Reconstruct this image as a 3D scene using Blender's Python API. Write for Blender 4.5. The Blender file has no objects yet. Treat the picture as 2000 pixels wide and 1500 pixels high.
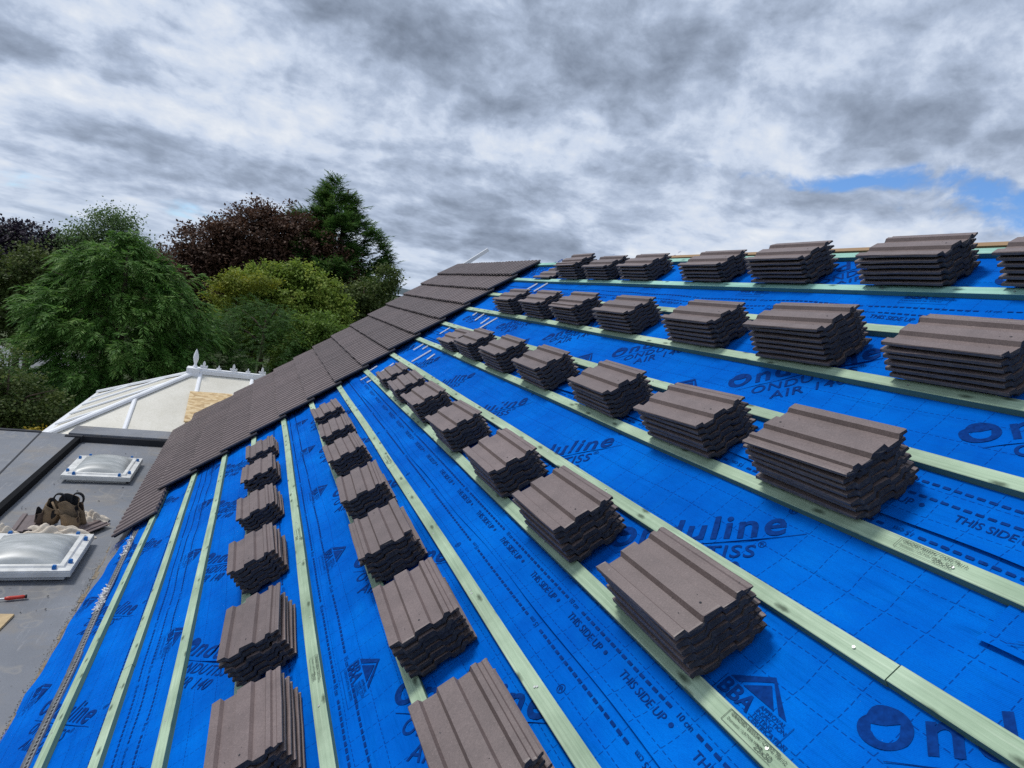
import bpy, math, random
import numpy as np
from mathutils import Vector, Matrix

rnd = random.Random(11)
R_ = math.radians
scene = bpy.context.scene
COL = scene.collection

# ------------------------------------------------------------------ camera
cam_d = bpy.data.cameras.new('camera')
cam = bpy.data.objects.new('camera', cam_d)
COL.objects.link(cam)
_r = Vector((0.9153453, -0.36911069, 0.16093564))
_u = Vector((-0.1055811, 0.16568458, 0.98051071))
_f = Vector((0.38858154, 0.91449763, -0.11268749))
cam.matrix_world = Matrix(((_r.x, _u.x, -_f.x, 0.69523), (_r.y, _u.y, -_f.y, 0.0),
                           (_r.z, _u.z, -_f.z, 2.43193), (0, 0, 0, 1)))
cam_d.sensor_width = 36.0
cam_d.lens = 1200.0 / 2000.0 * 36.0
cam_d.clip_start = 0.05
cam_d.clip_end = 8000
scene.camera = cam

# ------------------------------------------------------------------ light
SUN_DIR = Vector((-0.42, 0.34, 0.95)).normalized()      # towards the sun
SUN_EL = math.asin(SUN_DIR.z)
SUN_AZ = math.atan2(SUN_DIR.x, SUN_DIR.y)
sd = bpy.data.lights.new('sun', 'SUN')
sd.energy = 1.9
sd.angle = R_(12)
sd.color = (1.0, 0.97, 0.92)
sun = bpy.data.objects.new('sun', sd)
COL.objects.link(sun)
sun.rotation_euler = (-SUN_DIR).to_track_quat('-Z', 'Y').to_euler()

scene.view_settings.view_transform = 'Standard'
scene.view_settings.look = 'None'
scene.view_settings.exposure = 0.46
scene.view_settings.gamma = 1.0
scene.view_settings.use_curve_mapping = False
scene.cycles.max_bounces = 6
scene.cycles.transparent_max_bounces = 6
scene.cycles.use_denoising = False
scene.cycles.sample_clamp_indirect = 4.0
scene.cycles.use_adaptive_sampling = False


class NT:
    """small helper that wires shader nodes"""
    def __init__(s, tree):
        s.t = tree
        s.n = tree.nodes
        s.l = tree.links

    def new(s, kind, **kw):
        n = s.n.new(kind)
        for k, v in kw.items():
            if k == 'inp':
                for i, val in v.items():
                    if isinstance(val, bpy.types.NodeSocket):
                        s.l.new(val, n.inputs[i])
                    else:
                        n.inputs[i].default_value = val
            else:
                setattr(n, k, v)
        return n

    def m(s, op, a, b=0.0, c=0.0, clamp=False):
        n = s.n.new('ShaderNodeMath')
        n.operation = op
        n.use_clamp = clamp
        for i, x in enumerate((a, b, c)):
            if isinstance(x, bpy.types.NodeSocket):
                s.l.new(x, n.inputs[i])
            else:
                n.inputs[i].default_value = x
        return n.outputs[0]

    def vm(s, op, a, b=(0, 0, 0), out=0):
        n = s.n.new('ShaderNodeVectorMath')
        n.operation = op
        for i, x in enumerate((a, b)):
            if isinstance(x, bpy.types.NodeSocket):
                s.l.new(x, n.inputs[i])
            else:
                n.inputs[i].default_value = x
        return n.outputs[out]

    def noise(s, vec, scale, detail=4, rough=0.55, dist=0.0):
        n = s.new('ShaderNodeTexNoise', inp={'Scale': scale, 'Detail': detail, 'Roughness': rough, 'Distortion': dist})
        s.l.new(vec, n.inputs['Vector'])
        return n.outputs['Fac']

    def ramp(s, fac, stops, interp='LINEAR'):
        n = s.n.new('ShaderNodeValToRGB')
        n.color_ramp.interpolation = interp
        e = n.color_ramp.elements
        while len(e) > 1:
            e.remove(e[-1])
        e[0].position, e[0].color = stops[0][0], (*stops[0][1], 1)
        for p, c in stops[1:]:
            x = e.new(p)
            x.color = (*c, 1)
        s.l.new(fac, n.inputs[0])
        return n.outputs[0]

    def mr(s, v, a, b, c=0.0, d=1.0, smooth=False):
        n = s.n.new('ShaderNodeMapRange')
        if smooth:
            n.interpolation_type = 'SMOOTHSTEP'
        s.l.new(v, n.inputs[0])
        for i, x in enumerate((a, b, c, d)):
            n.inputs[i + 1].default_value = x
        return n.outputs[0]

    def mix(s, f, a, b, blend='MIX'):
        n = s.n.new('ShaderNodeMix')
        n.data_type = 'RGBA'
        n.blend_type = blend
        for i, x in ((0, f), (6, a), (7, b)):
            if isinstance(x, bpy.types.NodeSocket):
                s.l.new(x, n.inputs[i])
            else:
                n.inputs[i].default_value = x if i == 0 else (*x, 1)
        return n.outputs[2]

    def bump(s, h, strength=0.3, dist=0.01):
        n = s.new('ShaderNodeBump', inp={'Strength': strength, 'Distance': dist})
        s.l.new(h, n.inputs['Height'])
        return n.outputs[0]


# ------------------------------------------------------------------ sky
world = bpy.data.worlds.new('World')
scene.world = world
world.use_nodes = True
w = NT(world.node_tree)
w.n.clear()
w_out = w.new('ShaderNodeOutputWorld')
w_bg = w.new('ShaderNodeBackground', inp={'Strength': 0.1})
w.l.new(w_bg.outputs[0], w_out.inputs[0])
sky = w.new('ShaderNodeTexSky', sky_type='NISHITA', sun_disc=False, sun_elevation=SUN_EL, sun_rotation=SUN_AZ,
            altitude=100, air_density=1.0, dust_density=0.6, ozone_density=1.5)
tc = w.new('ShaderNodeTexCoord')
dvec = w.vm('NORMALIZE', tc.outputs['Generated'])
sep = w.new('ShaderNodeSeparateXYZ')
w.l.new(dvec, sep.inputs[0])
# clouds lie in flat layers: squeeze the noise vertically, more so towards the skyline
stretch = w.m('DIVIDE', 0.70, w.m('ADD', w.m('MAXIMUM', sep.outputs[2], 0.0), 0.17))
cmb = w.new('ShaderNodeCombineXYZ')
w.l.new(sep.outputs[0], cmb.inputs[0])
w.l.new(sep.outputs[1], cmb.inputs[1])
w.l.new(w.m('MULTIPLY', sep.outputs[2], w.m('ADD', stretch, 0.8)), cmb.inputs[2])
cv0 = cmb.outputs[0]
warp = w.new('ShaderNodeTexNoise', inp={'Scale': 3.4, 'Detail': 4.0, 'Roughness': 0.55})
w.l.new(cv0, warp.inputs['Vector'])
wofs = w.vm('SUBTRACT', warp.outputs['Color'], (0.5, 0.5, 0.5))
cv = w.vm('ADD', cv0, w.vm('MULTIPLY', wofs, (0.16, 0.16, 0.16)))
dw = w.vm('ADD', dvec, w.vm('MULTIPLY', wofs, (0.14, 0.14, 0.10)))
n_big = w.noise(w.vm('ADD', cv, (2.3, 0.4, 1.1)), 2.6, 5, 0.5)
n_mid = w.noise(w.vm('ADD', cv, (7, 3, 0)), 6.5, 7, 0.56)
n_fine = w.noise(w.vm('ADD', cv, (1, 9, 0)), 19.0, 7, 0.6)
# relief: the same lumps sampled a little higher, so tops catch light and bases fall dark
cvl = w.vm('ADD', cv0, w.vm('MULTIPLY', wofs, (0.10, 0.10, 0.10)))
lumpA = w.noise(w.vm('ADD', cvl, (4.2, 1.3, 6.1)), 8.5, 6, 0.60)
lumpB = w.noise(w.vm('ADD', cvl, (4.17, 1.31, 6.165)), 8.5, 6, 0.60)
relief = w.m('SUBTRACT', lumpA, lumpB)
cvf = w.vm('MULTIPLY', w.vm('ADD', cv0, w.vm('MULTIPLY', wofs, (0.06, 0.06, 0.06))), (1.0, 1.0, 1.35))
ripA = w.noise(w.vm('ADD', cvf, (8.2, 3.3, 2.1)), 21.0, 5, 0.58)
ripB = w.noise(w.vm('ADD', cvf, (8.185, 3.305, 2.128)), 21.0, 5, 0.58)
ripple = w.m('SUBTRACT', ripA, ripB)


def blob(d, wa, wb, amp):
    """broad cloud mass around one direction: wa = half width along the skyline, wb = half height (radians)"""
    v = Vector(d).normalized()
    eh = Vector((v.y, -v.x, 0)).normalized()
    ev = eh.cross(v)
    a = w.m('DIVIDE', w.vm('DOT_PRODUCT', dw, tuple(eh), out=1), wa)
    b = w.m('DIVIDE', w.vm('DOT_PRODUCT', w.vm('SUBTRACT', dw, tuple(v)), tuple(ev), out=1), wb)
    q = w.m('ADD', w.m('MULTIPLY', a, a), w.m('MULTIPLY', b, b))
    g = w.m('MULTIPLY', w.m('POWER', 2.718, w.m('MULTIPLY', q, -1.0)), amp)
    return w.m('MULTIPLY', g, w.m('GREATER_THAN', w.vm('DOT_PRODUCT', dvec, tuple(v), out=1), 0.0))


mass = w.m('ADD', w.m('MULTIPLY', w.m('SUBTRACT', n_big, 0.5), 0.85), w.m('MULTIPLY', w.m('SUBTRACT', n_mid, 0.5), 0.42))
mass = w.m('ADD', mass, w.m('MULTIPLY', w.m('SUBTRACT', n_fine, 0.5), 0.34))
cvd = w.vm('ADD', cv0, w.vm('MULTIPLY', wofs, (0.09, 0.09, 0.05)))
deck1 = w.mr(w.noise(w.vm('ADD', cvd, (9.3, 2.2, 4.0)), 3.6, 9, 0.53), 0.455, 0.56, 0.0, 1.0, True)
deck2 = w.mr(w.noise(w.vm('MULTIPLY', w.vm('ADD', cvd, (1.7, 5.2, 8.1)), (1.0, 1.0, 1.8)), 5.5, 9, 0.53), 0.48, 0.60, 0.0, 1.0, True)
mass = w.m('ADD', mass, w.m('MULTIPLY', w.m('SUBTRACT', deck1, 0.5), 0.19))
mass = w.m('ADD', mass, w.m('MULTIPLY', w.m('SUBTRACT', deck2, 0.4), 0.17))
mass = w.m('ADD', mass, w.m('MULTIPLY', relief, 1.2))
mass = w.m('ADD', mass, w.m('MULTIPLY', ripple, 0.7))
mass = w.m('ADD', mass, 0.46)
SKY_BLOBS = [
    ((0.132, 0.939, 0.325), 0.17, 0.065, 0.30), ((0.285, 0.909, 0.325), 0.13, 0.060, 0.28), ((0.40, 0.85, 0.375), 0.16, 0.07, 0.18),
    ((0.02, 0.942, 0.345), 0.10, 0.05, 0.18), ((0.495, 0.755, 0.445), 0.30, 0.06, 0.16), ((-0.279, 0.939, 0.205), 0.06, 0.035, 0.34),
    ((-0.191, 0.975, 0.120), 0.10, 0.028, 0.26), ((-0.060, 0.989, 0.130), 0.12, 0.028, 0.22),
    ((-0.137, 0.974, 0.178), 0.16, 0.025, -0.24), ((0.07, 0.974, 0.205), 0.15, 0.035, -0.26), ((0.322, 0.911, 0.245), 0.16, 0.035, -0.20),
    ((0.648, 0.664, 0.36), 0.22, 0.08, 0.04), ((0.728, 0.601, 0.329), 0.12, 0.03, 0.14),
    ((0.276, 0.954, 0.115), 0.17, 0.034, 0.30), ((0.10, 0.985, 0.09), 0.16, 0.02, 0.10), ((0.735, 0.649, 0.185), 0.14, 0.035, -0.30),
    ((0.552, 0.813, 0.175), 0.16, 0.035, -0.12), ((-0.16, 0.944, 0.30), 0.14, 0.05, -0.10), ((0.52, 0.82, 0.27), 0.14, 0.03, -0.12),
    ((0.85, 0.492, 0.180), 0.06, 0.03, -0.40), ((-0.2, 0.98, 0.07), 0.2, 0.02, -0.06),
]
for b in SKY_BLOBS:
    mass = w.m('ADD', mass, blob(*b))
shade = w.mr(mass, -0.30, 1.24, 0.0, 1.0)
cloud_col = w.ramp(shade, [(0.0, (6.2, 6.45, 6.8)), (0.18, (5.3, 5.7, 6.35)), (0.36, (4.4, 5.0, 6.05)),
                           (0.52, (3.2, 3.8, 4.9)), (0.70, (2.3, 2.78, 3.65)), (0.88, (1.72, 2.1, 2.8)), (1.0, (1.4, 1.72, 2.3))])
# blue gaps: low on the right, slivers on the far left
hole = w.m('ADD', blob((0.835, 0.502, 0.232), 0.13, 0.040, 0.70), blob((0.74, 0.62, 0.268), 0.12, 0.016, 0.55))
hole = w.m('ADD', hole, blob((0.66, 0.70, 0.262), 0.13, 0.016, 0.42))
hole = w.m('ADD', hole, blob((0.855, 0.475, 0.215), 0.085, 0.036, 0.9))
hole = w.m('ADD', hole, blob((-0.276, 0.96, 0.062), 0.10, 0.020, 0.30))
hole = w.m('ADD', hole, blob((-0.10, 0.989, 0.06), 0.12, 0.016, 0.28))
gate = w.m('MULTIPLY', hole, 3.0, clamp=True)
ragged_ = w.m('ADD', w.m('MULTIPLY', w.m('SUBTRACT', n_mid, 0.5), 2.6), w.m('MULTIPLY', w.m('SUBTRACT', lumpA, 0.5), 1.6))
ragged_ = w.m('ADD', ragged_, w.m('MULTIPLY', w.m('SUBTRACT', n_fine, 0.5), 1.5))
hole = w.m('ADD', hole, w.m('MULTIPLY', ragged_, gate))
hole_f = w.mr(hole, 0.28, 0.95, 0.0, 1.0, True)
skyc = w.vm('MULTIPLY', sky.outputs[0], (0.62, 0.86, 1.16))
final = w.mix(hole_f, cloud_col, skyc)
# distant air lifts the deck near the skyline
hz = w.mr(sep.outputs[2], 0.0, 0.09, 0.35, 0.0)
final = w.mix(hz, final, (4.2, 4.9, 5.8))
w.l.new(final, w_bg.inputs[0])

# ------------------------------------------------------------------ materials


def mat(name):
    m = bpy.data.materials.new(name)
    m.use_nodes = True
    t = NT(m.node_tree)
    b = t.n['Principled BSDF']
    return m, t, b


def plain(name, col, rough=0.6, var=0.15, scale=8, metal=0.0, bump=0.0, spec=0.4):
    m, t, b = mat(name)
    c = t.new('ShaderNodeTexCoord').outputs['Object']
    f = t.noise(c, scale, 5, 0.6)
    lo = tuple(x * (1 - var) for x in col)
    hi = tuple(min(1, x * (1 + var)) for x in col)
    t.l.new(t.ramp(f, [(0.3, lo), (0.7, hi)]), b.inputs['Base Color'])
    b.inputs['Roughness'].default_value = rough
    b.inputs['Metallic'].default_value = metal
    b.inputs['Specular IOR Level'].default_value = spec
    if bump:
        t.l.new(t.bump(t.noise(c, scale * 6, 4, 0.6), bump, 0.01), b.inputs['Normal'])
    return m


def make_tile_top():
    m, t, b = mat('brown_tile_coating')
    tcn = t.new('ShaderNodeTexCoord')
    c = tcn.outputs['Object']
    oi = t.new('ShaderNodeObjectInfo').outputs['Random']
    cc = t.vm('ADD', c, t.vm('MULTIPLY', t.new('ShaderNodeCombineXYZ', inp={0: oi, 1: oi, 2: oi}).outputs[0], (37, 19, 53)))
    f = t.noise(cc, 9, 6, 0.6)
    g = t.noise(cc, 190, 3, 0.6)
    col = t.ramp(f, [(0.25, (0.122, 0.090, 0.086)), (0.75, (0.192, 0.144, 0.137))])
    col = t.mix(t.mr(g, 0.40, 0.68, 0.0, 0.5), col, (0.078, 0.057, 0.056))
    g4 = t.noise(t.vm('ADD', cc, (4, 4, 2)), 150, 2, 0.5)
    col = t.mix(t.mr(g4, 0.60, 0.74, 0.0, 0.38), col, (0.27, 0.21, 0.20))
    isl = t.new('ShaderNodeNewGeometry').outputs['Random Per Island']
    tint = t.m('MULTIPLY', t.mr(oi, 0, 1, 0.84, 1.12), t.mr(isl, 0, 1, 0.92, 1.07))
    col = t.vm('MULTIPLY', col, t.new('ShaderNodeCombineXYZ', inp={0: tint, 1: tint, 2: tint}).outputs[0])
    # pale cement scuffs and a few dark specks
    sc = t.noise(cc, 24, 5, 0.7)
    col = t.mix(t.mr(sc, 0.69, 0.76, 0, 0.7), col, (0.40, 0.36, 0.33))
    sp = t.noise(t.vm('ADD', cc, (3, 5, 1)), 70, 2, 0.5)
    col = t.mix(t.mr(sp, 0.745, 0.78, 0, 0.8), col, (0.03, 0.026, 0.026))
    t.l.new(col, b.inputs['Base Color'])
    b.inputs['Roughness'].default_value = 0.46
    b.inputs['Specular IOR Level'].default_value = 0.55
    t.l.new(t.bump(t.noise(cc, 260, 3, 0.7), 0.25, 0.002), b.inputs['Normal'])
    return m


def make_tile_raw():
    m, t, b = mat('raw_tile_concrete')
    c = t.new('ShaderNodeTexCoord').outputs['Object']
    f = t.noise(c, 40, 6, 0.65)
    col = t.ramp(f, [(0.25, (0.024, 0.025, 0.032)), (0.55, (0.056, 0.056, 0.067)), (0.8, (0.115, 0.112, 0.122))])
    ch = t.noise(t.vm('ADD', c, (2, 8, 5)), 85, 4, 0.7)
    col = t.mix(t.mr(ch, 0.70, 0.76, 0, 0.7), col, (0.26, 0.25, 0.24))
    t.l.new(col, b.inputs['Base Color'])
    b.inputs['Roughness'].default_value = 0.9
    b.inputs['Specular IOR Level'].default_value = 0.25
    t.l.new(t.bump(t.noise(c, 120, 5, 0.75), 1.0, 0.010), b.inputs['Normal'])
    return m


def make_tile_edge():
    m, t, b = mat('tile_side_edge')
    c = t.new('ShaderNodeTexCoord').outputs['Object']
    f = t.noise(c, 30, 6, 0.65)
    col = t.ramp(f, [(0.3, (0.085, 0.074, 0.074)), (0.7, (0.160, 0.140, 0.138))])
    t.l.new(col, b.inputs['Base Color'])
    b.inputs['Roughness'].default_value = 0.75
    t.l.new(t.bump(t.noise(c, 150, 4, 0.7), 0.5, 0.004), b.inputs['Normal'])
    return m


def make_membrane():
    m, t, b = mat('blue_roof_membrane')
    uv = t.new('ShaderNodeUVMap').outputs[0]
    s = t.new('ShaderNodeSeparateXYZ')
    wob = t.new('ShaderNodeTexNoise', inp={'Scale': 3.0, 'Detail': 2.0})
    t.l.new(uv, wob.inputs['Vector'])
    uvw = t.vm('ADD', uv, t.vm('MULTIPLY', t.vm('SUBTRACT', wob.outputs['Color'], (0.5, 0.5, 0.5)), (0.012, 0.012, 0)))
    t.l.new(uvw, s.inputs[0])
    P = 0.112

    def lines(a, along):
        fa = t.m('ABSOLUTE', t.m('SUBTRACT', t.m('FRACT', t.m('DIVIDE', a, P)), 0.5))
        ln = t.m('GREATER_THAN', fa, 0.5 - 0.0015 / P)
        ds = t.m('LESS_THAN', t.m('FRACT', t.m('DIVIDE', along, P / 5.0)), 0.66)
        return t.m('MULTIPLY', ln, ds)
    grid = t.m('MAXIMUM', lines(s.outputs[0], s.outputs[1]), lines(s.outputs[1], s.outputs[0]))
    f = t.noise(uv, 1.4, 7, 0.68)
    col = t.ramp(f, [(0.28, (0.0, 0.074, 0.40)), (0.5, (0.0, 0.118, 0.55)), (0.74, (0.0, 0.180, 0.72))])  # pale and deep patches: dusty tone, with sheen painted into the blue
    dust = t.noise(t.vm('ADD', uv, (4, 2, 0)), 7, 7, 0.7)
    col = t.mix(t.mr(dust, 0.52, 0.85, 0, 0.30), col, (0.004, 0.22, 0.68))
    sm = t.noise(t.vm('ADD', uv, (9, 4, 0)), 1.7, 6, 0.7)
    col = t.mix(t.mr(sm, 0.66, 0.82, 0, 0.4), col, (0.0, 0.19, 0.55))
    wm = t.new('ShaderNodeMapping', inp={'Scale': (420.0, 150.0, 1.0), 'Rotation': (0, 0, 0.35)})
    t.l.new(uv, wm.inputs[0])
    weave = t.noise(wm.outputs[0], 1.0, 2, 0.5)
    col = t.mix(t.mr(weave, 0.42, 0.66, 0, 0.34), col, (0.0, 0.072, 0.42))
    fleck = t.noise(uv, 130, 2, 0.5)
    col = t.mix(t.mr(fleck, 0.76, 0.82, 0, 0.45), col, (0.14, 0.36, 0.75))
    col = t.mix(t.m('MULTIPLY', grid, 0.62), col, (0.002, 0.012, 0.12))
    t.l.new(col, b.inputs['Base Color'])
    b.inputs['Roughness'].default_value = 0.7
    b.inputs['Specular IOR Level'].default_value = 0.02
    # fine diagonal weave plus soft creases
    sx = t.new('ShaderNodeSeparateXYZ')
    t.l.new(uv, sx.inputs[0])
    wv = t.m('SINE', t.m('MULTIPLY', t.m('ADD', sx.outputs[0], t.m('MULTIPLY', sx.outputs[1], 0.35)), 1500.0))
    st = t.new('ShaderNodeMapping', inp={'Scale': (1.0, 9.0, 1.0)})
    t.l.new(uv, st.inputs[0])
    cr = t.noise(st.outputs[0], 2.0, 4, 0.5)
    st3 = t.new('ShaderNodeMapping', inp={'Scale': (1.3, 3.2, 1.0), 'Rotation': (0, 0, 0.5)})
    t.l.new(uv, st3.inputs[0])
    c2 = t.noise(st3.outputs[0], 1.1, 2, 0.45, 0.3)
    fold = t.mr(t.m('ABSOLUTE', t.m('SUBTRACT', c2, 0.5)), 0.0, 0.05, 1.0, 0.0, True)
    h = t.m('ADD', t.m('MULTIPLY', wv, 0.012), t.m('ADD', t.m('MULTIPLY', cr, 1.0), t.m('MULTIPLY', fold, 0.11)))
    t.l.new(t.bump(h, 0.75, 0.026), b.inputs['Normal'])
    return m


def make_ink():
    m, t, b = mat('navy_print_ink')
    c = t.new('ShaderNodeTexCoord').outputs['Object']
    f = t.noise(c, 60, 4, 0.6)
    t.l.new(t.ramp(f, [(0.3, (0.001, 0.022, 0.13)), (0.75, (0.002, 0.046, 0.25))]), b.inputs['Base Color'])
    b.inputs['Roughness'].default_value = 0.7
    b.inputs['Specular IOR Level'].default_value = 0.04
    return m


def make_wood(name, c1, c2, c3, side):
    m, t, b = mat(name)
    uv = t.new('ShaderNodeUVMap').outputs[0]
    oi = t.new('ShaderNodeObjectInfo').outputs['Random']
    off = t.vm('MULTIPLY', t.new('ShaderNodeCombineXYZ', inp={0: oi, 1: oi, 2: 0.0}).outputs[0], (91, 17, 0))
    uvo = t.vm('ADD', uv, off)
    st = t.new('ShaderNodeMapping', inp={'Scale': (1.6, 55.0, 1.0)})
    t.l.new(uvo, st.inputs[0])
    g = t.noise(st.outputs[0], 1.6, 6, 0.62, 0.6)
    col = t.ramp(g, [(0.28, c1), (0.55, c2), (0.75, c3)])
    st2 = t.new('ShaderNodeMapping', inp={'Scale': (2.6, 210.0, 1.0)})
    t.l.new(uvo, st2.inputs[0])
    g2 = t.noise(st2.outputs[0], 1.0, 4, 0.6, 0.3)
    col = t.mix(t.mr(g2, 0.50, 0.72, 0, 0.62), col, tuple(x * 0.52 for x in c1))
    lng = t.new('ShaderNodeMapping', inp={'Scale': (0.7, 3.0, 1.0)})
    t.l.new(uvo, lng.inputs[0])
    col = t.mix(t.mr(t.noise(lng.outputs[0], 1.4, 4, 0.6), 0.35, 0.7, 0.0, 0.5), col, tuple(min(1, x * 1.12) for x in c3))
    blot = t.noise(uvo, 3.2, 5, 0.6)
    col = t.mix(t.mr(blot, 0.38, 0.72, 0, 0.7), col, tuple(x * 0.70 for x in c1))
    # knots
    mp = t.new('ShaderNodeMapping', inp={'Scale': (6.0, 17.0, 1.0)})
    t.l.new(uvo, mp.inputs[0])
    vo = t.new('ShaderNodeTexVoronoi', voronoi_dimensions='2D', inp={'Scale': 1.0, 'Randomness': 1.0})
    t.l.new(mp.outputs[0], vo.inputs['Vector'])
    sc = t.new('ShaderNodeSeparateColor')
    t.l.new(vo.outputs['Color'], sc.inputs[0])
    pick = t.m('GREATER_THAN', sc.outputs[0], 0.5)
    kd = t.m('ADD', vo.outputs['Distance'], t.m('MULTIPLY', t.m('SUBTRACT', t.noise(uvo, 60, 3, 0.6), 0.5), 0.16))
    k = t.m('MULTIPLY', t.mr(kd, 0.06, 0.20, 0.9, 0.0), pick)
    col = t.mix(k, col, tuple(x * 0.28 for x in c1))
    # side faces mixed towards the darker side colour
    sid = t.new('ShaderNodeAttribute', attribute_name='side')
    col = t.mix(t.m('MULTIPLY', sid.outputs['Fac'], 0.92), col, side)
    t.l.new(col, b.inputs['Base Color'])
    b.inputs['Roughness'].default_value = 0.78
    b.inputs['Specular IOR Level'].default_value = 0.25
    t.l.new(t.bump(g, 0.35, 0.004), b.inputs['Normal'])
    return m


def make_flatroof():
    m, t, b = mat('grey_roof_felt')
    c = t.new('ShaderNodeTexCoord').outputs['Object']
    f = t.noise(c, 1.3, 6, 0.62)
    col = t.ramp(f, [(0.25, (0.118, 0.128, 0.148)), (0.75, (0.196, 0.207, 0.231))])
    d = t.noise(t.vm('ADD', c, (3, 1, 0)), 2.6, 7, 0.7)
    col = t.mix(t.mr(d, 0.50, 0.68, 0, 0.55), col, (0.215, 0.185, 0.150))
    d2 = t.noise(t.vm('ADD', c, (8, 5, 0)), 0.9, 6, 0.7)
    col = t.mix(t.mr(d2, 0.48, 0.68, 0, 0.6), col, (0.10, 0.105, 0.115))
    wd = t.new('ShaderNodeMapping', inp={'Scale': (9.0, 1.0, 1.0)})
    t.l.new(c, wd.inputs[0])
    d3 = t.noise(wd.outputs[0], 3.0, 5, 0.7)
    pud = t.noise(t.vm('ADD', c, (2, 7, 0)), 1.6, 3, 0.5)
    ringm = t.mr(t.m('ABSOLUTE', t.m('SUBTRACT', pud, 0.55)), 0.0, 0.012, 0.4, 0.0)
    col = t.mix(ringm, col, (0.27, 0.25, 0.22))
    col = t.mix(t.mr(d3, 0.58, 0.75, 0, 0.45), col, (0.33, 0.33, 0.34))
    g = t.noise(c, 140, 2, 0.5)
    col = t.mix(t.mr(g, 0.5, 0.8, 0, 0.3), col, (0.10, 0.105, 0.11))
    sp = t.noise(t.vm('ADD', c, (6, 2, 0)), 26, 2, 0.5)
    col = t.mix(t.mr(sp, 0.735, 0.77, 0, 0.8), col, (0.03, 0.028, 0.026))
    t.l.new(col, b.inputs['Base Color'])
    b.inputs['Roughness'].default_value = 0.6
    t.l.new(t.bump(t.noise(c, 90, 4, 0.6), 0.25, 0.005), b.inputs['Normal'])
    return m


def make_leaf(name, stops, rough=0.6, trans=0.35):
    m, t, b = mat(name)
    g = t.new('ShaderNodeNewGeometry').outputs['Random Per Island']
    c = t.new('ShaderNodeTexCoord').outputs['Object']
    f = t.noise(c, 1.7, 5, 0.62)
    k = t.m('ADD', t.m('MULTIPLY', g, 0.36), t.m('MULTIPLY', t.mr(f, 0.3, 0.7, 0, 1), 0.64))
    col = t.ramp(k, stops)
    t.l.new(col, b.inputs['Base Color'])
    b.inputs['Roughness'].default_value = rough
    b.inputs['Specular IOR Level'].default_value = 0.25
    tr = t.new('ShaderNodeBsdfTranslucent')
    t.l.new(col, tr.inputs['Color'])
    mx = t.new('ShaderNodeMixShader', inp={0: trans})
    t.l.new(b.outputs[0], mx.inputs[1])
    t.l.new(tr.outputs[0], mx.inputs[2])
    t.l.new(mx.outputs[0], t.n['Material Output'].inputs[0])
    return m


M = {}
M['tile_top'] = make_tile_top()
M['tile_raw'] = make_tile_raw()
M['tile_edge'] = make_tile_edge()
M['membrane'] = make_membrane()
M['ink'] = make_ink()
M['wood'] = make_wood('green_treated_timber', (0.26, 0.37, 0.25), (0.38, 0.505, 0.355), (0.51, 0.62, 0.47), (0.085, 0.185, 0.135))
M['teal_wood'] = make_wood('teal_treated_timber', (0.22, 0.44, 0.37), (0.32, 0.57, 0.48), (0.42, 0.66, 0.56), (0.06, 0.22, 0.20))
M['tan_wood'] = make_wood('raw_timber', (0.30, 0.19, 0.10), (0.37, 0.245, 0.135), (0.44, 0.30, 0.18), (0.24, 0.15, 0.08))
M['stamp'] = plain('stamp_ink', (0.05, 0.07, 0.05), 0.7)
M['nail'] = plain('galvanised_nail', (0.62, 0.62, 0.60), 0.35, 0.1, 40, 0.6)
M['felt'] = make_flatroof()
M['felt_dark'] = plain('dark_edge_trim', (0.006, 0.0065, 0.008), 0.8, 0.3, 5, spec=0.1)
M['trim_grey'] = plain('grey_felt_upstand', (0.030, 0.032, 0.038), 0.7, 0.25, 3, spec=0.2)
M['white'] = plain('white_plastic', (0.80, 0.81, 0.83), 0.38, 0.06, 3)
M['kerb'] = plain('weathered_white_kerb', (0.58, 0.58, 0.55), 0.5, 0.18, 6, bump=0.1)
M['frame_dirty'] = plain('weathered_white_frame', (0.60, 0.60, 0.58), 0.45, 0.22, 9, bump=0.1)
M['blue_clip'] = plain('blue_plastic', (0.01, 0.14, 0.42), 0.4, 0.1, 10)
M['steel'] = plain('dull_steel', (0.26, 0.27, 0.28), 0.45, 0.25, 30, 0.5)
M['hole'] = plain('punched_hole', (0.012, 0.012, 0.014), 0.8)
M['fluff'] = plain('white_fibre', (0.72, 0.72, 0.70), 0.9, 0.1, 30)
M['render'] = plain('cream_render', (0.52, 0.48, 0.40), 0.85, 0.1, 2, bump=0.2)
M['canvas'] = plain('tan_suede', (0.185, 0.130, 0.078), 0.9, 0.45, 14, bump=0.4)
M['canvas_dark'] = plain('brown_suede', (0.085, 0.06, 0.045), 0.9, 0.3, 14, bump=0.4)
M['black_web'] = plain('black_webbing', (0.010, 0.010, 0.012), 0.75, 0.3, 30)
M['cloth'] = plain('cream_cloth', (0.60, 0.53, 0.44), 0.9, 0.15, 10, bump=0.3)
M['red'] = plain('red_plastic', (0.45, 0.035, 0.02), 0.35, 0.15, 10)
M['bright_steel'] = plain('bright_steel', (0.55, 0.56, 0.57), 0.3, 0.1, 20, 0.8)
M['bark'] = plain('bark', (0.07, 0.05, 0.035), 0.9, 0.4, 6, bump=0.6)
M['ply'] = plain('plywood', (0.46, 0.34, 0.19), 0.75, 0.2, 14)
M['grit'] = plain('grit', (0.20, 0.165, 0.12), 0.95, 0.5, 30)
M['ground'] = plain('grass_ground', (0.055, 0.075, 0.030), 0.95, 0.4, 0.15, bump=0.3)
M['asphalt'] = plain('asphalt_road', (0.16, 0.17, 0.18), 0.85, 0.15, 2)
M['hill'] = plain('haze_tinted_woodland', (0.050, 0.075, 0.085), 0.95, 0.35, 0.012)  # bluish tint stands in for distance haze over the woods
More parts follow.
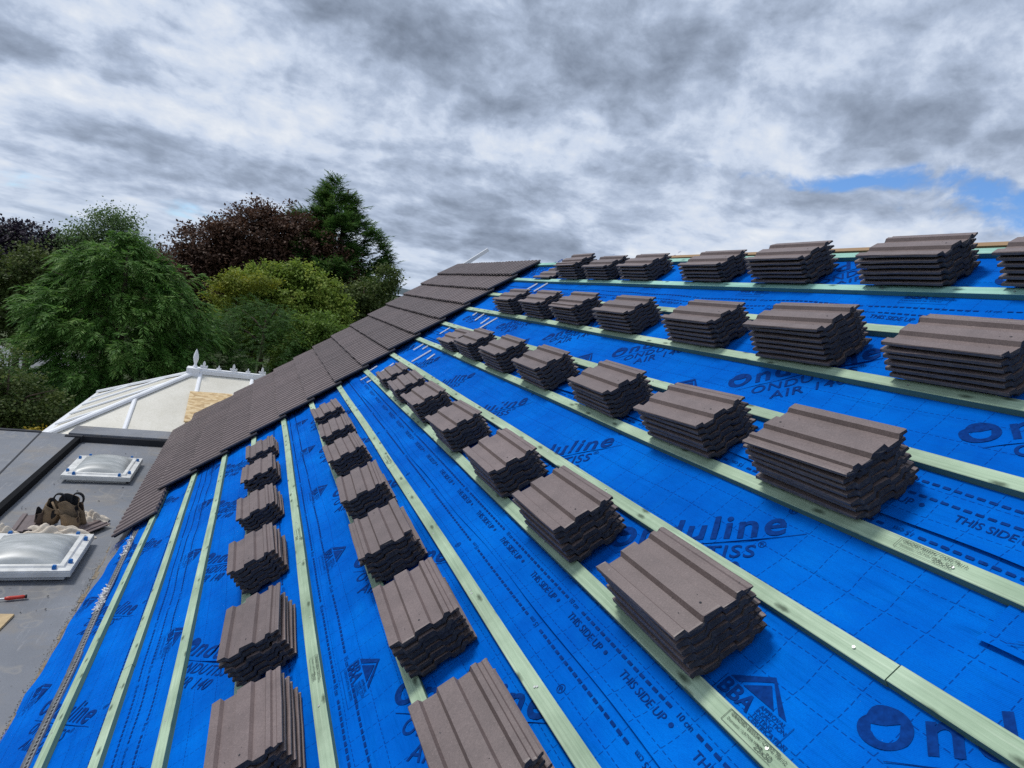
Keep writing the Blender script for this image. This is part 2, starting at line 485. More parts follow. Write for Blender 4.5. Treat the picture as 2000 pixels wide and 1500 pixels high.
M['brick'] = plain('red_roof_tile', (0.20, 0.075, 0.05), 0.85, 0.25, 5)


def make_panel():
    m, t, b = mat('cream_polycarbonate')
    c = t.new('ShaderNodeTexCoord').outputs['Object']
    f = t.noise(c, 1.6, 6, 0.6)
    col = t.ramp(f, [(0.3, (0.58, 0.55, 0.47)), (0.7, (0.70, 0.67, 0.59))])
    g = t.noise(c, 34, 5, 0.7)
    col = t.mix(t.mr(g, 0.45, 0.75, 0, 0.45), col, (0.40, 0.38, 0.30))
    g3 = t.noise(t.vm('ADD', c, (5, 2, 1)), 4.0, 6, 0.7)
    col = t.mix(t.mr(g3, 0.5, 0.75, 0, 0.5), col, (0.47, 0.44, 0.34))
    t.l.new(col, b.inputs['Base Color'])
    b.inputs['Roughness'].default_value = 0.45
    return m


def make_dome():
    m, t, b = mat('hazy_acrylic')
    c = t.new('ShaderNodeTexCoord').outputs['Object']
    st = t.new('ShaderNodeMapping', inp={'Scale': (1.5, 6.0, 3.0), 'Rotation': (0, 0, 0.6)})
    t.l.new(c, st.inputs[0])
    f = t.noise(st.outputs[0], 2.5, 6, 0.65)
    col = t.ramp(f, [(0.3, (0.32, 0.34, 0.335)), (0.55, (0.47, 0.49, 0.48)), (0.75, (0.68, 0.69, 0.68))])
    t.l.new(col, b.inputs['Base Color'])
    b.inputs['Roughness'].default_value = 0.38
    b.inputs['Specular IOR Level'].default_value = 0.5
    b.inputs['Transmission Weight'].default_value = 0.25
    return m


def make_osb():
    m, t, b = mat('oriented_strand_board')
    c = t.new('ShaderNodeTexCoord').outputs['Object']
    st = t.new('ShaderNodeMapping', inp={'Scale': (14.0, 42.0, 14.0), 'Rotation': (0, 0, 0.5)})
    t.l.new(c, st.inputs[0])
    vo = t.new('ShaderNodeTexVoronoi', inp={'Scale': 1.0})
    t.l.new(st.outputs[0], vo.inputs['Vector'])
    sc = t.new('ShaderNodeSeparateColor')
    t.l.new(vo.outputs['Color'], sc.inputs[0])
    col = t.ramp(sc.outputs[0], [(0.0, (0.42, 0.27, 0.12)), (0.5, (0.62, 0.44, 0.22)), (1.0, (0.74, 0.58, 0.35))])
    t.l.new(col, b.inputs['Base Color'])
    b.inputs['Roughness'].default_value = 0.7
    return m


M['panel'] = make_panel()
M['dome'] = make_dome()
M['osb'] = make_osb()

# ------------------------------------------------------------------ object helpers


def link(o, parent=None):
    COL.objects.link(o)
    if parent is not None:
        o.parent = parent
    return o


def tag(o, label=None, cat=None, group=None, kind=None):
    if label:
        o['label'] = label
    if cat:
        o['category'] = cat
    if group:
        o['group'] = group
    if kind:
        o['kind'] = kind
    return o


def empty(name, loc=(0, 0, 0), rot=(0, 0, 0)):
    o = bpy.data.objects.new(name, None)
    o.location = loc
    o.rotation_euler = rot
    o.empty_display_size = 0.1
    return link(o)


class MB:
    """collects faces, then links ONE mesh object"""
    def __init__(s):
        s.v, s.f, s.mi, s.uv, s.at = [], [], [], [], []

    def face(s, pts, mi=0, uv=None, side=0.0):
        i = len(s.v)
        s.v += [tuple(p) for p in pts]
        s.f.append(tuple(range(i, i + len(pts))))
        s.mi.append(mi)
        s.uv.append(uv or [(0, 0)] * len(pts))
        s.at.append(side)

    def mesh(s, V, F, mi=0):
        i = len(s.v)
        s.v += [tuple(p) for p in V]
        for f in F:
            s.f.append(tuple(i + k for k in f))
            s.mi.append(mi)
            s.uv.append([(0, 0)] * len(f))
            s.at.append(0.0)

    def box(s, a, b, mi=0, T=None):
        (x0, y0, z0), (x1, y1, z1) = a, b
        V = [(x0, y0, z0), (x1, y0, z0), (x1, y1, z0), (x0, y1, z0), (x0, y0, z1), (x1, y0, z1), (x1, y1, z1), (x0, y1, z1)]
        if T:
            V = [T(*p) for p in V]
        s.mesh(V, [(0, 3, 2, 1), (4, 5, 6, 7), (0, 1, 5, 4), (1, 2, 6, 5), (2, 3, 7, 6), (3, 0, 4, 7)], mi)

    def tube(s, pts, rad, n=8, mi=0, cap=True):
        pts = [Vector(p) for p in pts]
        rs = rad if isinstance(rad, (list, tuple)) else [rad] * len(pts)
        base = len(s.v)
        prev = None
        for i, p in enumerate(pts):
            d = (pts[min(i + 1, len(pts) - 1)] - pts[max(i - 1, 0)]).normalized()
            a = d.orthogonal().normalized() if prev is None else (prev - d * prev.dot(d)).normalized()
            prev = a
            b = d.cross(a)
            for k in range(n):
                t = 2 * math.pi * k / n
                s.v.append(tuple(p + (a * math.cos(t) + b * math.sin(t)) * rs[i]))
        for i in range(len(pts) - 1):
            for k in range(n):
                s.f.append((base + i * n + k, base + i * n + (k + 1) % n, base + (i + 1) * n + (k + 1) % n, base + (i + 1) * n + k))
                s.mi.append(mi)
                s.uv.append([(0, 0)] * 4)
                s.at.append(0.0)
        if cap:
            s.f.append(tuple(base + k for k in reversed(range(n))))
            s.f.append(tuple(base + (len(pts) - 1) * n + k for k in range(n)))
            for _ in range(2):
                s.mi.append(mi)
                s.uv.append([(0, 0)] * n)
                s.at.append(0.0)

    def lathe(s, prof, c=(0, 0, 0), n=16, mi=0, sx=1.0, sy=1.0):
        base = len(s.v)
        for r, z in prof:
            for k in range(n):
                t = 2 * math.pi * k / n
                s.v.append((c[0] + r * sx * math.cos(t), c[1] + r * sy * math.sin(t), c[2] + z))
        for i in range(len(prof) - 1):
            for k in range(n):
                s.f.append((base + i * n + k, base + i * n + (k + 1) % n, base + (i + 1) * n + (k + 1) % n, base + (i + 1) * n + k))
                s.mi.append(mi)
                s.uv.append([(0, 0)] * 4)
                s.at.append(0.0)

    def data(s, name, mats, smooth=False):
        me = bpy.data.meshes.new(name)
        me.from_pydata(s.v, [], s.f)
        for m in mats:
            me.materials.append(m)
        me.polygons.foreach_set('material_index', s.mi)
        if smooth:
            me.polygons.foreach_set('use_smooth', [True] * len(s.f))
        uvl = me.uv_layers.new(name='UVMap')
        flat = [c for u in s.uv for p in u for c in p]
        uvl.data.foreach_set('uv', flat)
        at = me.attributes.new('side', 'FLOAT', 'FACE')
        at.data.foreach_set('value', s.at)
        me.update()
        return me

    def build(s, name, mats, parent=None, smooth=False):
        mats = mats if isinstance(mats, (list, tuple)) else [mats]
        o = bpy.data.objects.new(name, s.data(name, mats, smooth))
        return link(o, parent)


# roof coordinates: u along the battens, v up the slope, n out of the slope
AL = 0.67967
CA, SA = math.cos(AL), math.sin(AL)
G = 0.345                       # batten gauge
VR = 4.93                       # ridge


def RP(u, v, n=0.0):
    return (CA * v - SA * n, u, SA * v + CA * n)


ROOF_M = Matrix(((0, CA, -SA, 0), (1, 0, 0, 0), (0, SA, CA, 0), (0, 0, 0, 1)))   # columns: u, v, n
#   (local x = u, local y = v, local z = n is left handed, so placed things use (v, -u, n) instead)
ROOF_ROT = Matrix(((CA, 0, -SA), (0, 1, 0), (SA, 0, CA)))      # local x = v, y = u, z = n ; right handed? (x cross y = z)


def hsag(u, v):
    """soft billow of the membrane between battens"""
    k = (v / G) % 1.0
    pin = math.sin(math.pi * k) ** 2
    return (0.0035 * math.sin(u * 2.3 + v * 5.1) + 0.0025 * math.sin(u * 5.7 - v * 3.3 + 1.0) + 0.002 * math.sin(u * 11.0 + v * 17.0) + 0.0018 * math.sin(u * 4.1 + v * 41.0)) * pin * 1.7 - 0.004 * pin


# ------------------------------------------------------------------ ground, road, hills
mb = MB()
mb.face([(-4000, -4000, -3.0), (4000, -4000, -3.0), (4000, 4000, -3.0), (-4000, 4000, -3.0)])
tag(mb.build('ground', M['ground']), kind='structure')
mb = MB()
mb.face([(-30, 29.5, -2.99), (-6.8, 29.5, -2.99), (-6.8, 36, -2.99), (-30, 36, -2.99)])
tag(mb.build('road', M['asphalt']), kind='structure')
mb = MB()
NX, NY = 90, 8
hv = []
for j in range(NY + 1):
    for i in range(NX + 1):
        a = R_(-50 + 100 * i / NX)
        d = 1500 + 2200 * j / NY
        hgt = (38 + 16 * math.sin(i * 0.35) + 9 * math.sin(i * 0.9 + 2) + 6 * math.sin(i * 2.1)) * math.sin(math.pi * (0.06 + 0.5 * j / NY)) * 0.8
        hv.append((d * math.sin(a), d * math.cos(a), -4 + hgt))
hf = [(j * (NX + 1) + i, j * (NX + 1) + i + 1, (j + 1) * (NX + 1) + i + 1, (j + 1) * (NX + 1) + i) for j in range(NY) for i in range(NX)]
mb.mesh(hv, hf)
tag(mb.build('hills', M['hill']), kind='structure')

# ------------------------------------------------------------------ the house with its stripped roof
U0, U1 = -1.6, 10.45
house = empty('house', (3.0, 4.5, -3.0))
tag(house, 'house roof stripped to blue membrane and timber battens, part tiled at far end', 'house')
bpy.context.view_layer.update()
H_INV = Matrix.Translation((-3.0, -4.5, 3.0))


def hbuild(mbo, name, mats, smooth=False, parent=None):
    """mesh in world coordinates parented to the house"""
    o = mbo.build(name, mats, None, smooth)
    o.parent = parent or house
    o.matrix_parent_inverse = H_INV if parent is None else Matrix.Identity(4)
    return o


xr, zr = CA * VR, SA * VR
mb = MB()
mb.box((-0.12, U0 + 0.1, -3.0), (2 * xr + 0.12, U1 - 0.25, -0.36))
hbuild(mb, 'wall', M['render'])
mb = MB()       # far gable and near gable, set inside the verge
for y0, y1 in ((U1 - 0.28, U1 - 0.24), (U0 + 0.1, U0 + 0.14)):
    a = [(-0.05, y0, -0.35), (2 * xr + 0.05, y0, -0.35), (xr, y0, zr - 0.1)]
    b = [(x, y1, z) for x, _, z in a]
    mb.mesh(a + b, [(0, 2, 1), (3, 4, 5), (0, 1, 4, 3), (1, 2, 5, 4), (2, 0, 3, 5)])
hbuild(mb, 'gable_wall', M['render'])
mb = MB()       # the slope on the other side
mb.mesh([(xr, U0, zr - 0.02), (xr, U1, zr - 0.02), (2 * xr + 0.4, U1, -0.33), (2 * xr + 0.4, U0, -0.33),
         (xr, U0, zr - 0.06), (xr, U1, zr - 0.06), (2 * xr + 0.4, U1, -0.37), (2 * xr + 0.4, U0, -0.37)],
        [(0, 3, 2, 1), (4, 5, 6, 7), (0, 1, 5, 4), (1, 2, 6, 5), (2, 3, 7, 6), (3, 0, 4, 7)])
hbuild(mb, 'back_slope', M['tile_top'])

# membrane rolls, each lapped over the one below
EDGES = [-0.50, 0.31, 1.28, 2.215, 3.20, 4.185]


def roll_base(k, u, v):
    """height of roll k above the deck"""
    e = EDGES[k]
    d = v - e
    top = EDGES[k + 1] if k + 1 < len(EDGES) else 99
    n = 0.004
    if k > 0:
        lift = 0.0045 * math.exp(-(d / 0.10) ** 2) + (0.004 + 0.004 * math.sin(u * 3.1 + k) + 0.003 * math.sin(u * 7.7 + 2 * k)) * math.exp(-(d / 0.035) ** 2)
        n += max(0.002, lift)
    if v > top - 0.01:
        n -= 0.003
    return n + hsag(u, v)


def edge_v(k, u):
    if k == 0:
        if u >= 5.2:
            v = -0.38 + 0.115 * min(1.0, (u - 5.2) / 1.0)
        elif u >= 4.2:
            v = -0.42 + 0.04 * (u - 4.2)
        else:
            v = -0.42 - 0.26 * (4.2 - u) * (1 if u > 3.8 else 0.4 / (4.2 - u))
        return max(v, -0.53) + 0.012 * math.sin(u * 6) + 0.008 * math.sin(u * 15.0)
    return EDGES[k] + 0.006 * math.sin(u * 2.2 + k) + 0.004 * math.sin(u * 6.1 + 2 * k)


sheets = []
NU = 200
for k in range(len(EDGES)):
    top = (EDGES[k + 1] + 0.16) if k + 1 < len(EDGES) else VR
    rows = 30
    V, F, UVv = [], [], []
    for j in range(rows + 1):
        t = j / rows
        t = t * t * 0.35 + t * 0.65
        for i in range(NU + 1):
            u = U0 + (U1 - 0.05 - U0) * i / NU
            e = edge_v(k, u)
            v = e + (top - e) * t
            V.append(RP(u, v, roll_base(k, u, v)))
            UVv.append((u, v))
    for j in range(rows):
        for i in range(NU):
            F.append((j * (NU + 1) + i, (j + 1) * (NU + 1) + i, (j + 1) * (NU + 1) + i + 1, j * (NU + 1) + i + 1))
    mb = MB()
    mb.mesh(V, F)
    mb.uv = [[UVv[q] for q in f] for f in F]
    o = hbuild(mb, 'membrane_sheet', M['membrane'], True)
    sheets.append(o)
# deck under the membrane so that nothing shows through
mb = MB()
mb.box((U0, -0.25, -0.09), (U1 - 0.06, VR - 0.02, -0.035), 0, RP)
hbuild(mb, 'roof_deck', M['tan_wood'])

# ------------------------------------------------------------------ lettering
_text_cache = {}


def text_mesh(s, bold=0.0, shear=0.0, spacing=1.0):
    key = (s, bold, shear, spacing)
    if key in _text_cache:
        return _text_cache[key]
    cu = bpy.data.curves.new('lettering', 'FONT')
    cu.body = s
    cu.size = 1.0
    cu.offset = bold
    cu.shear = shear
    cu.space_character = spacing
    cu.resolution_u = 4
    ob = bpy.data.objects.new('lettering', cu)
    COL.objects.link(ob)
    dg = bpy.context.evaluated_depsgraph_get()
    me = ob.evaluated_get(dg).to_mesh()
    V = [(v.co.x, v.co.y) for v in me.vertices]
    F = [tuple(p.vertices) for p in me.polygons]
    ob.evaluated_get(dg).to_mesh_clear()
    bpy.data.objects.remove(ob)
    bpy.data.curves.remove(cu)
    _text_cache[key] = (V, F)
    return V, F


def sheet_n(k, u, v):
    return roll_base(k, u, v) + 0.0022


class Print:
    """ink on one membrane sheet: draws in sheet coordinates, a = towards the camera (-u), b = up the slope"""
    def __init__(s, k):
        s.k = k
        s.mb = MB()

    def put(s, V, F):
        s.mb.mesh([RP(u, v, sheet_n(s.k, u, v)) for u, v in V], F)

    def text(s, txt, u, v, size, ang=0.0, bold=0.0, shear=0.0, spacing=1.0, flip=False):
        V, F = text_mesh(txt, bold, shear, spacing)
        ca, sa = math.cos(ang), math.sin(ang)
        out = []
        for x, y in V:
            x, y = x * size, y * size
            if flip:
                x, y = -x, -y
            a, b = x * ca - y * sa, x * sa + y * ca
            out.append((u - a, v + b))
        s.put(out, F)

    def poly(s, pts, u, v, ang=0.0):
        ca, sa = math.cos(ang), math.sin(ang)
        s.put([(u - (x * ca - y * sa), v + (x * sa + y * ca)) for x, y in pts], [tuple(range(len(pts)))])

    def dashes(s, v, u0, u1, ln, gap, wd, skip=()):
        u = u0
        while u < u1:
            if not any(a <= u <= b for a, b in skip):
                s.put([(u, v - wd / 2), (u, v + wd / 2), (u + ln, v + wd / 2), (u + ln, v - wd / 2)], [(0, 1, 2, 3)])
            u += ln + gap

    def logo(s, u, v):
        ang = R_(40)
        step = 0.150
        # round letter: dented at the upper left, with a bowl shaped counter
        O, inner = [], []
        for i in range(32):
            t = 2 * math.pi * i / 32
            dent = 1 - 0.13 * math.exp(-((t - 2.35) / 0.22) ** 2) + 0.06 * math.exp(-((t - 1.75) / 0.3) ** 2)
            O.append((0.056 + 0.056 * math.cos(t) * dent, 0.052 + 0.053 * math.sin(t) * dent))
            y = 0.030 * math.sin(t)
            x = 0.027 * math.cos(t) * (1.12 if math.sin(t) > 0 else 1.0)
            if math.sin(t) > 0.12:
                y = 0.016 + 0.005 * (abs(math.cos(t)) - 0.5)
            inner.append((0.058 + x, 0.046 + y * 0.95))
        ca, sa = math.cos(ang), math.sin(ang)
        ring = [(u - (x * ca - y * sa), v + (x * sa + y * ca)) for x, y in O + inner]
        s.put(ring, [(i, (i + 1) % 32, 32 + (i + 1) % 32, 32 + i) for i in range(32)])
        s.text('nduline', u - 0.125 * ca, v + 0.125 * sa, 0.158, ang, 0.019, 0.05, 1.13)
        wl = 0.125 + 0.158 * max(x for x, y in text_mesh('nduline', 0.019, 0.05, 1.13)[0]) + 0.006
        s.text('®', u - wl * ca + 0.085 * sa, v + wl * sa + 0.085 * ca, 0.042, ang)
        pts = []
        for i in range(13):
            x = 0.05 + 0.66 * i / 12
            pts.append((x, -0.030 + 0.020 * (i / 12) ** 2))
        up = [(x, y + 0.0024) for x, y in pts]
        s.poly(pts + up[::-1], u, v, ang)
        s.text('ONDUTISS', u - step, v, 0.084, ang, 0.012, 0.08, 1.12)
        wl = 0.084 * max(x for x, y in text_mesh('ONDUTISS', 0.012, 0.08, 1.12)[0]) + 0.006
        s.text('®', u - step - wl * ca + 0.045 * sa, v + wl * sa + 0.045 * ca, 0.036, ang)
        s.text('AIR 140', u - step * 1.80, v, 0.084, ang, 0.012, 0.08, 1.12)

    def bba(s, u, v):
        # u,v = left end of the roof shaped mark
        s.poly([(0.0, 0.0), (0.085, 0.075), (0.093, 0.060), (0.030, 0.0)], u, v)
        s.poly([(0.085, 0.075), (0.190, 0.0), (0.165, 0.0), (0.093, 0.060)], u, v)
        s.poly([(0.045, 0.0), (0.096, 0.049), (0.150, 0.0)], u, v)
        s.text('BBA', u + 0.005, v - 0.050, 0.062, 0, 0.022)
        for i, t in enumerate(('APPROVAL', 'INSPECTION', 'TESTING', 'CERTIFICATION')):
            s.text(t, u - 0.118, v - 0.018 - 0.0135 * i, 0.0165, 0, 0.003)
        s.text('CERTIFICATE No. 20/PO01', u + 0.0, v - 0.075, 0.016)
        w_, h_ = 0.215, 0.09
        for a, b in (((-0.01, -h_), (w_, -h_ + 0.0015)), ((-0.01, -h_), (-0.0085, 0.0)), ((w_ - 0.0015, -h_), (w_, 0.0))):
            s.poly([a, (b[0], a[1]), b, (a[0], b[1])], u, v)

    def build(s):
        o = hbuild(s.mb, 'printed_lettering', M['ink'], parent=sheets[s.k])
        return o


PR = [Print(k) for k in range(len(EDGES))]
PHASE = {0: 0.52, 1: 0.10, 2: 0.86, 3: 0.82, 4: 1.22, 5: 0.60}
LOGO_V = {0: -0.25, 1: 0.64, 2: 1.62, 3: 2.57, 4: 3.57, 5: 4.55}
for k in range(len(EDGES)):
    p = PR[k]
    u = PHASE[k] - 2.16
    while u < 9.5:
        if u > 0.4:
            p.logo(u, LOGO_V[k])
        u += 1.08
    u = PHASE[k] + 0.335 - 2.16
    while u < 9.5:
        if u > 0.3:
            p.bba(u, LOGO_V[k] - 0.06)
        u += 1.08
for k in range(1, len(EDGES)):
    p = PR[k]
    e = EDGES[k]
    if k == 2:
        offs = (0.16, 0.225)
    elif k == 1:
        offs = (0.115, 0.17, 0.235)
    else:
        offs = (0.118, 0.178)
    for j, o_ in enumerate(offs):
        sk = []
        uu = 0.66 + 0.17 * k + 0.11 * j
        while uu < 9:
            sk.append((uu - 0.085, uu + 0.005))
            p.text(('10 cm', '15 cm', '20 cm')[j], uu, e + o_ - 0.008, 0.026, 0, 0.003)
            uu += 0.62
        p.dashes(e + o_, 0.3, 9.4, 0.021, 0.011, 0.0095, sk)
    if k >= 3:
        uu = 0.26
        while uu < 9.3:
            p.text('THIS SIDE UP', uu + 0.13, e + 0.070, 0.037, 0, 0.006)
            p.text('•', uu - 0.118 + 0.02, e + 0.065, 0.06)
            uu += 0.335
    # the row of dashes on the roll beneath, just under the lap
    q = PR[k - 1]
    sk = [(a, a + 0.09) for a in (1.09, 1.77, 2.43, 3.2, 3.9, 4.6, 5.3, 6.0)]
    q.dashes(e - 0.030, 0.3, 9.4, 0.021, 0.011, 0.0095, sk)
    for a, _ in sk:
        q.text('15 cm', a + 0.012, e - 0.020, 0.026, 0, 0.003, flip=True)
for p in PR:
    p.build()

# ------------------------------------------------------------------ battens
BW, BH = 0.054, 0.025


def batten_v(k):
    return (k - 1) * G


def make_batten(k):
    mat_ = M['teal_wood'] if k >= 14 else M['wood']
    vc = batten_v(k) + (0.018 if k == 15 else 0.0)
    r = random.Random(100 + k)
    u_end, u_beg = U1 - 0.15, -1.4
    joint = {9: 0.865, 5: 3.38, 14: 3.6, 13: 3.2, 12: 4.4}.get(k, r.uniform(3.0, 6.5))
    mb_ = MB()
    segs = [(u_beg, joint - 0.0015), (joint + 0.0015, u_end)]
    ph = r.uniform(0, 6)
    for si, (a, b) in enumerate(segs):
        N = 26
        dv = r.uniform(-0.0025, 0.0025)
        prof = [(-BW / 2, 0.0), (-BW / 2, BH - 0.0015), (-BW / 2 + 0.0018, BH), (BW / 2 - 0.0018, BH), (BW / 2, BH - 0.0015), (BW / 2, 0.0)]
        rings = []
        for i in range(N + 1):
            u = a + (b - a) * i / N
            bend = 0.004 * math.sin(u * 0.9 + ph) + 0.0018 * math.sin(u * 2.7 + ph * 2) + dv
            ht = 0.008 + 0.002 * math.sin(u * 1.7 + ph)
            rings.append((u, [(vc + bend + pv, pn + ht if pn > 0 else 0.0055) for pv, pn in prof]))
        for i in range(N):
            (ua, A), (ub, B) = rings[i], rings[i + 1]
            acc = 0.0
            for j in range(5):
                wdt = math.hypot(prof[j + 1][0] - prof[j][0], prof[j + 1][1] - prof[j][1])
                mb_.face([RP(ua, *A[j]), RP(ua, *A[j + 1]), RP(ub, *B[j + 1]), RP(ub, *B[j])], 0,
                         [(ua, acc), (ua, acc + wdt), (ub, acc + wdt), (ub, acc)], 1.0 if j in (0, 4) else 0.0)
                acc += wdt
        for ring in (rings[0], rings[-1]):
            mb_.face([RP(ring[0], *q) for q in ring[1]], 0, [(0, 0)] * 6, 0.6)
    # nail heads at each rafter
    u = 0.35
    while u < 7.2:
        for _ in range(1 if r.random() < 0.75 else 2):
            un, vn = u + r.uniform(-0.03, 0.03), vc + r.uniform(-0.012, 0.012)
            pts = [RP(un + 0.0042 * math.cos(t * math.pi / 4), vn + 0.0042 * math.sin(t * math.pi / 4), BH + 0.0105) for t in range(8)]
            mb_.face(pts, 1)
        u += 0.60
    o = hbuild(mb_, 'batten', [mat_, M['nail']])
    return o


battens = {k: make_batten(k) for k in range(1, 16)}
battens[14]['label'] = 'teal tinted batten second from the ridge'
battens[15]['label'] = 'teal tinted batten along the ridge'


def stamp(k, u, ln=0.16):
    mb_ = MB()
    vc = batten_v(k)
    n = BH + 0.0115
    ca = 1.0

    def put(txt, du, dv, size, bold=0.0):
        V, F = text_mesh(txt, bold)
        mb_.mesh([RP(u - du - x * size, vc + dv + y * size, n) for x, y in V], F)
    put('GRADED BS5534 / CATG TB112', 0.010, 0.008, 0.0125, 0.008)
    put('Domestic / LATVIA MPCA', 0.010, -0.006, 0.0105)
    put('25x50', 0.105, -0.013, 0.020)
    for a, b in (((0, 0.0185), (ln, 0.0200)), ((0, -0.0170), (ln, -0.0160)), ((0, -0.0165), (0.0015, 0.0195))):
        mb_.mesh([RP(u - a[0], vc + a[1], n), RP(u - b[0], vc + a[1], n), RP(u - b[0], vc + b[1], n), RP(u - a[0], vc + b[1], n)], [(0, 1, 2, 3)])
    hbuild(mb_, 'grading_stamp', M['stamp'], parent=battens[k])


stamp(8, 1.06)
stamp(10, 1.10)
stamp(5, 2.46)
stamp(5, 3.85)
stamp(7, 4.1)

mb = MB()
mb.box((-1.4, VR - 0.045, 0.0), (4.6, VR - 0.008, 0.037), 0, RP)
mb.uv = [[(0, 0)] * len(f) for f in mb.f]
o = hbuild(mb, 'ridge_board', M['tan_wood'])
# membrane end strip that folds over the ridge
mb = MB()
mb.face([RP(U0, VR - 0.001, 0.003), (xr + 0.05, U0, zr - 0.03), (xr + 0.05, U1 - 0.3, zr - 0.03), RP(U1 - 0.3, VR - 0.001, 0.003)], 0)
hbuild(mb, 'ridge_fold', M['membrane'])

# ------------------------------------------------------------------ roof tiles
TL, TW = 0.41, 0.265
TOP = [(0.0, 14), (.006, 17.5), (.13, 18), (.160, 3), (.337, 3), (.372, 18), (.58, 18), (.610, 3), (.767, 3), (.803, 18), (.865, 18), (.88, 8.5), (.925, 8), (.94, 10.5), (.985, 10.5), (1.0, 9)]
BOT = [(1.0, 1), (.93, -1.0), (.885, -6), (.855, -3), (.805, -3), (.76, -16.5), (.70, -17), (.61, -16.5), (.575, -3), (.385, -3), (.335, -16.5), (.25, -17), (.16, -16), (.125, -2.5), (.055, 2.5), (0.0, 4.5)]


def tile_faces(mb_, T, rough, seed, flip=False):
    """one tile: local x = across 0..TW, y = along 0..TL, z = up; T maps to the target space"""
    r = random.Random(seed)
    prof = TOP + BOT
    P2 = [(w_ * TW, h * 0.001) for w_, h in prof]
    nT = len(TOP)
    ys = [0.0, 0.006, 0.10, 0.21, 0.31, TL - 0.006, TL]
    rings = []
    for j, y in enumerate(ys):
        ring = []
        endy = j in (0, len(ys) - 1)
        for i, (x, z) in enumerate(P2):
            jx = jz = jy = 0.0
            if rough:
                if endy:
                    jy = r.uniform(-0.0035, 0.003) if j == 0 else r.uniform(-0.003, 0.0035)
                    jz = r.uniform(-0.0016, 0.0012)
                    jx = r.uniform(-0.002, 0.002)
                elif i >= nT:
                    jz = r.uniform(-0.001, 0.001)
                if i in (0, nT - 1, nT, len(P2) - 1) and not endy:
                    jx = r.uniform(-0.0012, 0.0012)
            ring.append(T(x + jx, y + jy, z + jz))
        rings.append(ring)
    n = len(P2)
    base = len(mb_.v)
    for ring in rings:
        mb_.v += [tuple(p) for p in ring]
    for j in range(len(ys) - 1):
        for i in range(n):
            k = (i + 1) % n
            f = (base + j * n + i, base + j * n + k, base + (j + 1) * n + k, base + (j + 1) * n + i)
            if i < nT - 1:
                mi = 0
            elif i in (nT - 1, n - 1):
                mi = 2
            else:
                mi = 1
            mb_.f.append(f[::-1] if not flip else f)
            mb_.mi.append(mi)
            mb_.uv.append([(0, 0)] * 4)
            mb_.at.append(0.0)
    # end faces: strips between top and bottom with a crumbly middle row
    for j, sgn in ((0, -1), (len(ys) - 1, 1)):
        ring = rings[j]
        top_i = list(range(nT))
        bot_i = [n - 1 - i for i in range(nT)]
        mids = []
        for a, b in zip(top_i, bot_i):
            pa, pb = Vector(ring[a]), Vector(ring[b])
            t = r.uniform(0.35, 0.65)
            m_ = pa.lerp(pb, t)
            if rough:
                dvec_ = (Vector(T(0, 1, 0)) - Vector(T(0, 0, 0)))
                m_ = m_ + dvec_ * (sgn * r.uniform(-0.001, 0.005))
            mids.append(m_)
        base2 = len(mb_.v)
        mb_.v += [tuple(p) for p in mids]
        for i in range(nT - 1):
            for f in ((base + j * n + top_i[i], base + j * n + top_i[i + 1], base2 + i + 1, base2 + i),
                      (base2 + i, base2 + i + 1, base + j * n + bot_i[i + 1], base + j * n + bot_i[i])):
                mb_.f.append(f if sgn < 0 else f[::-1])
                mb_.mi.append(1)
                mb_.uv.append([(0, 0)] * 4)
                mb_.at.append(0.0)


def nail_hole(mb_, x, y, z, rad, T):
    mb_.mesh([T(x + rad * math.cos(t * math.pi / 4) * r2, y + rad * math.sin(t * math.pi / 4), z) for t, r2 in ((t, 0.8) for t in range(8))], [tuple(range(8))], 1)


# meshes for loose tiles, local axes: x up the slope, y away from the camera, z out of the slope
TILE_DATA = []
for i in range(10):
    mb = MB()
    tile_faces(mb, lambda x, y, z: (x, y, z), True, 50 + i)
    rr = random.Random(500 + i)
    nail_hole(mb, TW * 0.47, 0.045, 0.0186, 0.0045, lambda x, y, z: (x, y, z))
    nail_hole(mb, TW * 0.50 + rr.uniform(-.02, .02), 0.075, 0.0184, 0.0018, lambda x, y, z: (x, y, z))
    nail_hole(mb, TW * 0.25, 0.06 + rr.uniform(0, .02), 0.0056, 0.0018, lambda x, y, z: (x, y, z))
    TILE_DATA.append(mb.data('roof_tile', [M['tile_top'], M['tile_raw'], M['tile_edge']]))

TILE_ROT = Matrix(((CA, 0, -SA), (0, 1, 0), (SA, 0, CA)))
ROWS = {
    'A': (4, 'lowest stack row by the eave'),
    'B': (6, 'second stack row up from the eave'),
    'C': (8, 'third stack row up from the eave'),
    'D': (10, 'fourth stack row up from the eave'),
    'E': (12, 'stack row second below the ridge'),
    'F': (14, 'stack row just below the ridge'),
}
#        near end u, number of tiles
STACKS = {
    'A': [(1.90, 6), (2.593, 6), (3.412, 6), (4.259, 5), (5.056, 5), (5.80, 4)],
    'B': [(1.20, 6), (1.917, 6), (2.64, 6), (3.36, 6), (4.25, 5), (5.02, 4), (5.72, 4)],
    'C': [(1.184, 6), (1.899, 6), (2.607, 6), (3.418, 6), (4.203, 6), (4.93, 5), (5.62, 4)],
    'D': [(1.222, 7), (1.891, 6), (2.617, 6), (3.444, 6), (4.17, 6), (4.85, 6), (5.489, 4)],
    'E': [(1.210, 6), (1.894, 7), (2.604, 6), (3.413, 6), (4.15, 6), (4.80, 6), (5.46, 6)],
    'F': [(1.22, 6), (1.857, 6), (2.613, 6), (3.30, 5), (4.147, 5), (4.755, 5), (5.33, 6), (5.98, 1)],
}
FLIPPED = {('D', 0), ('F', 6), ('E', 4), ('B', 2), ('A', 4)}
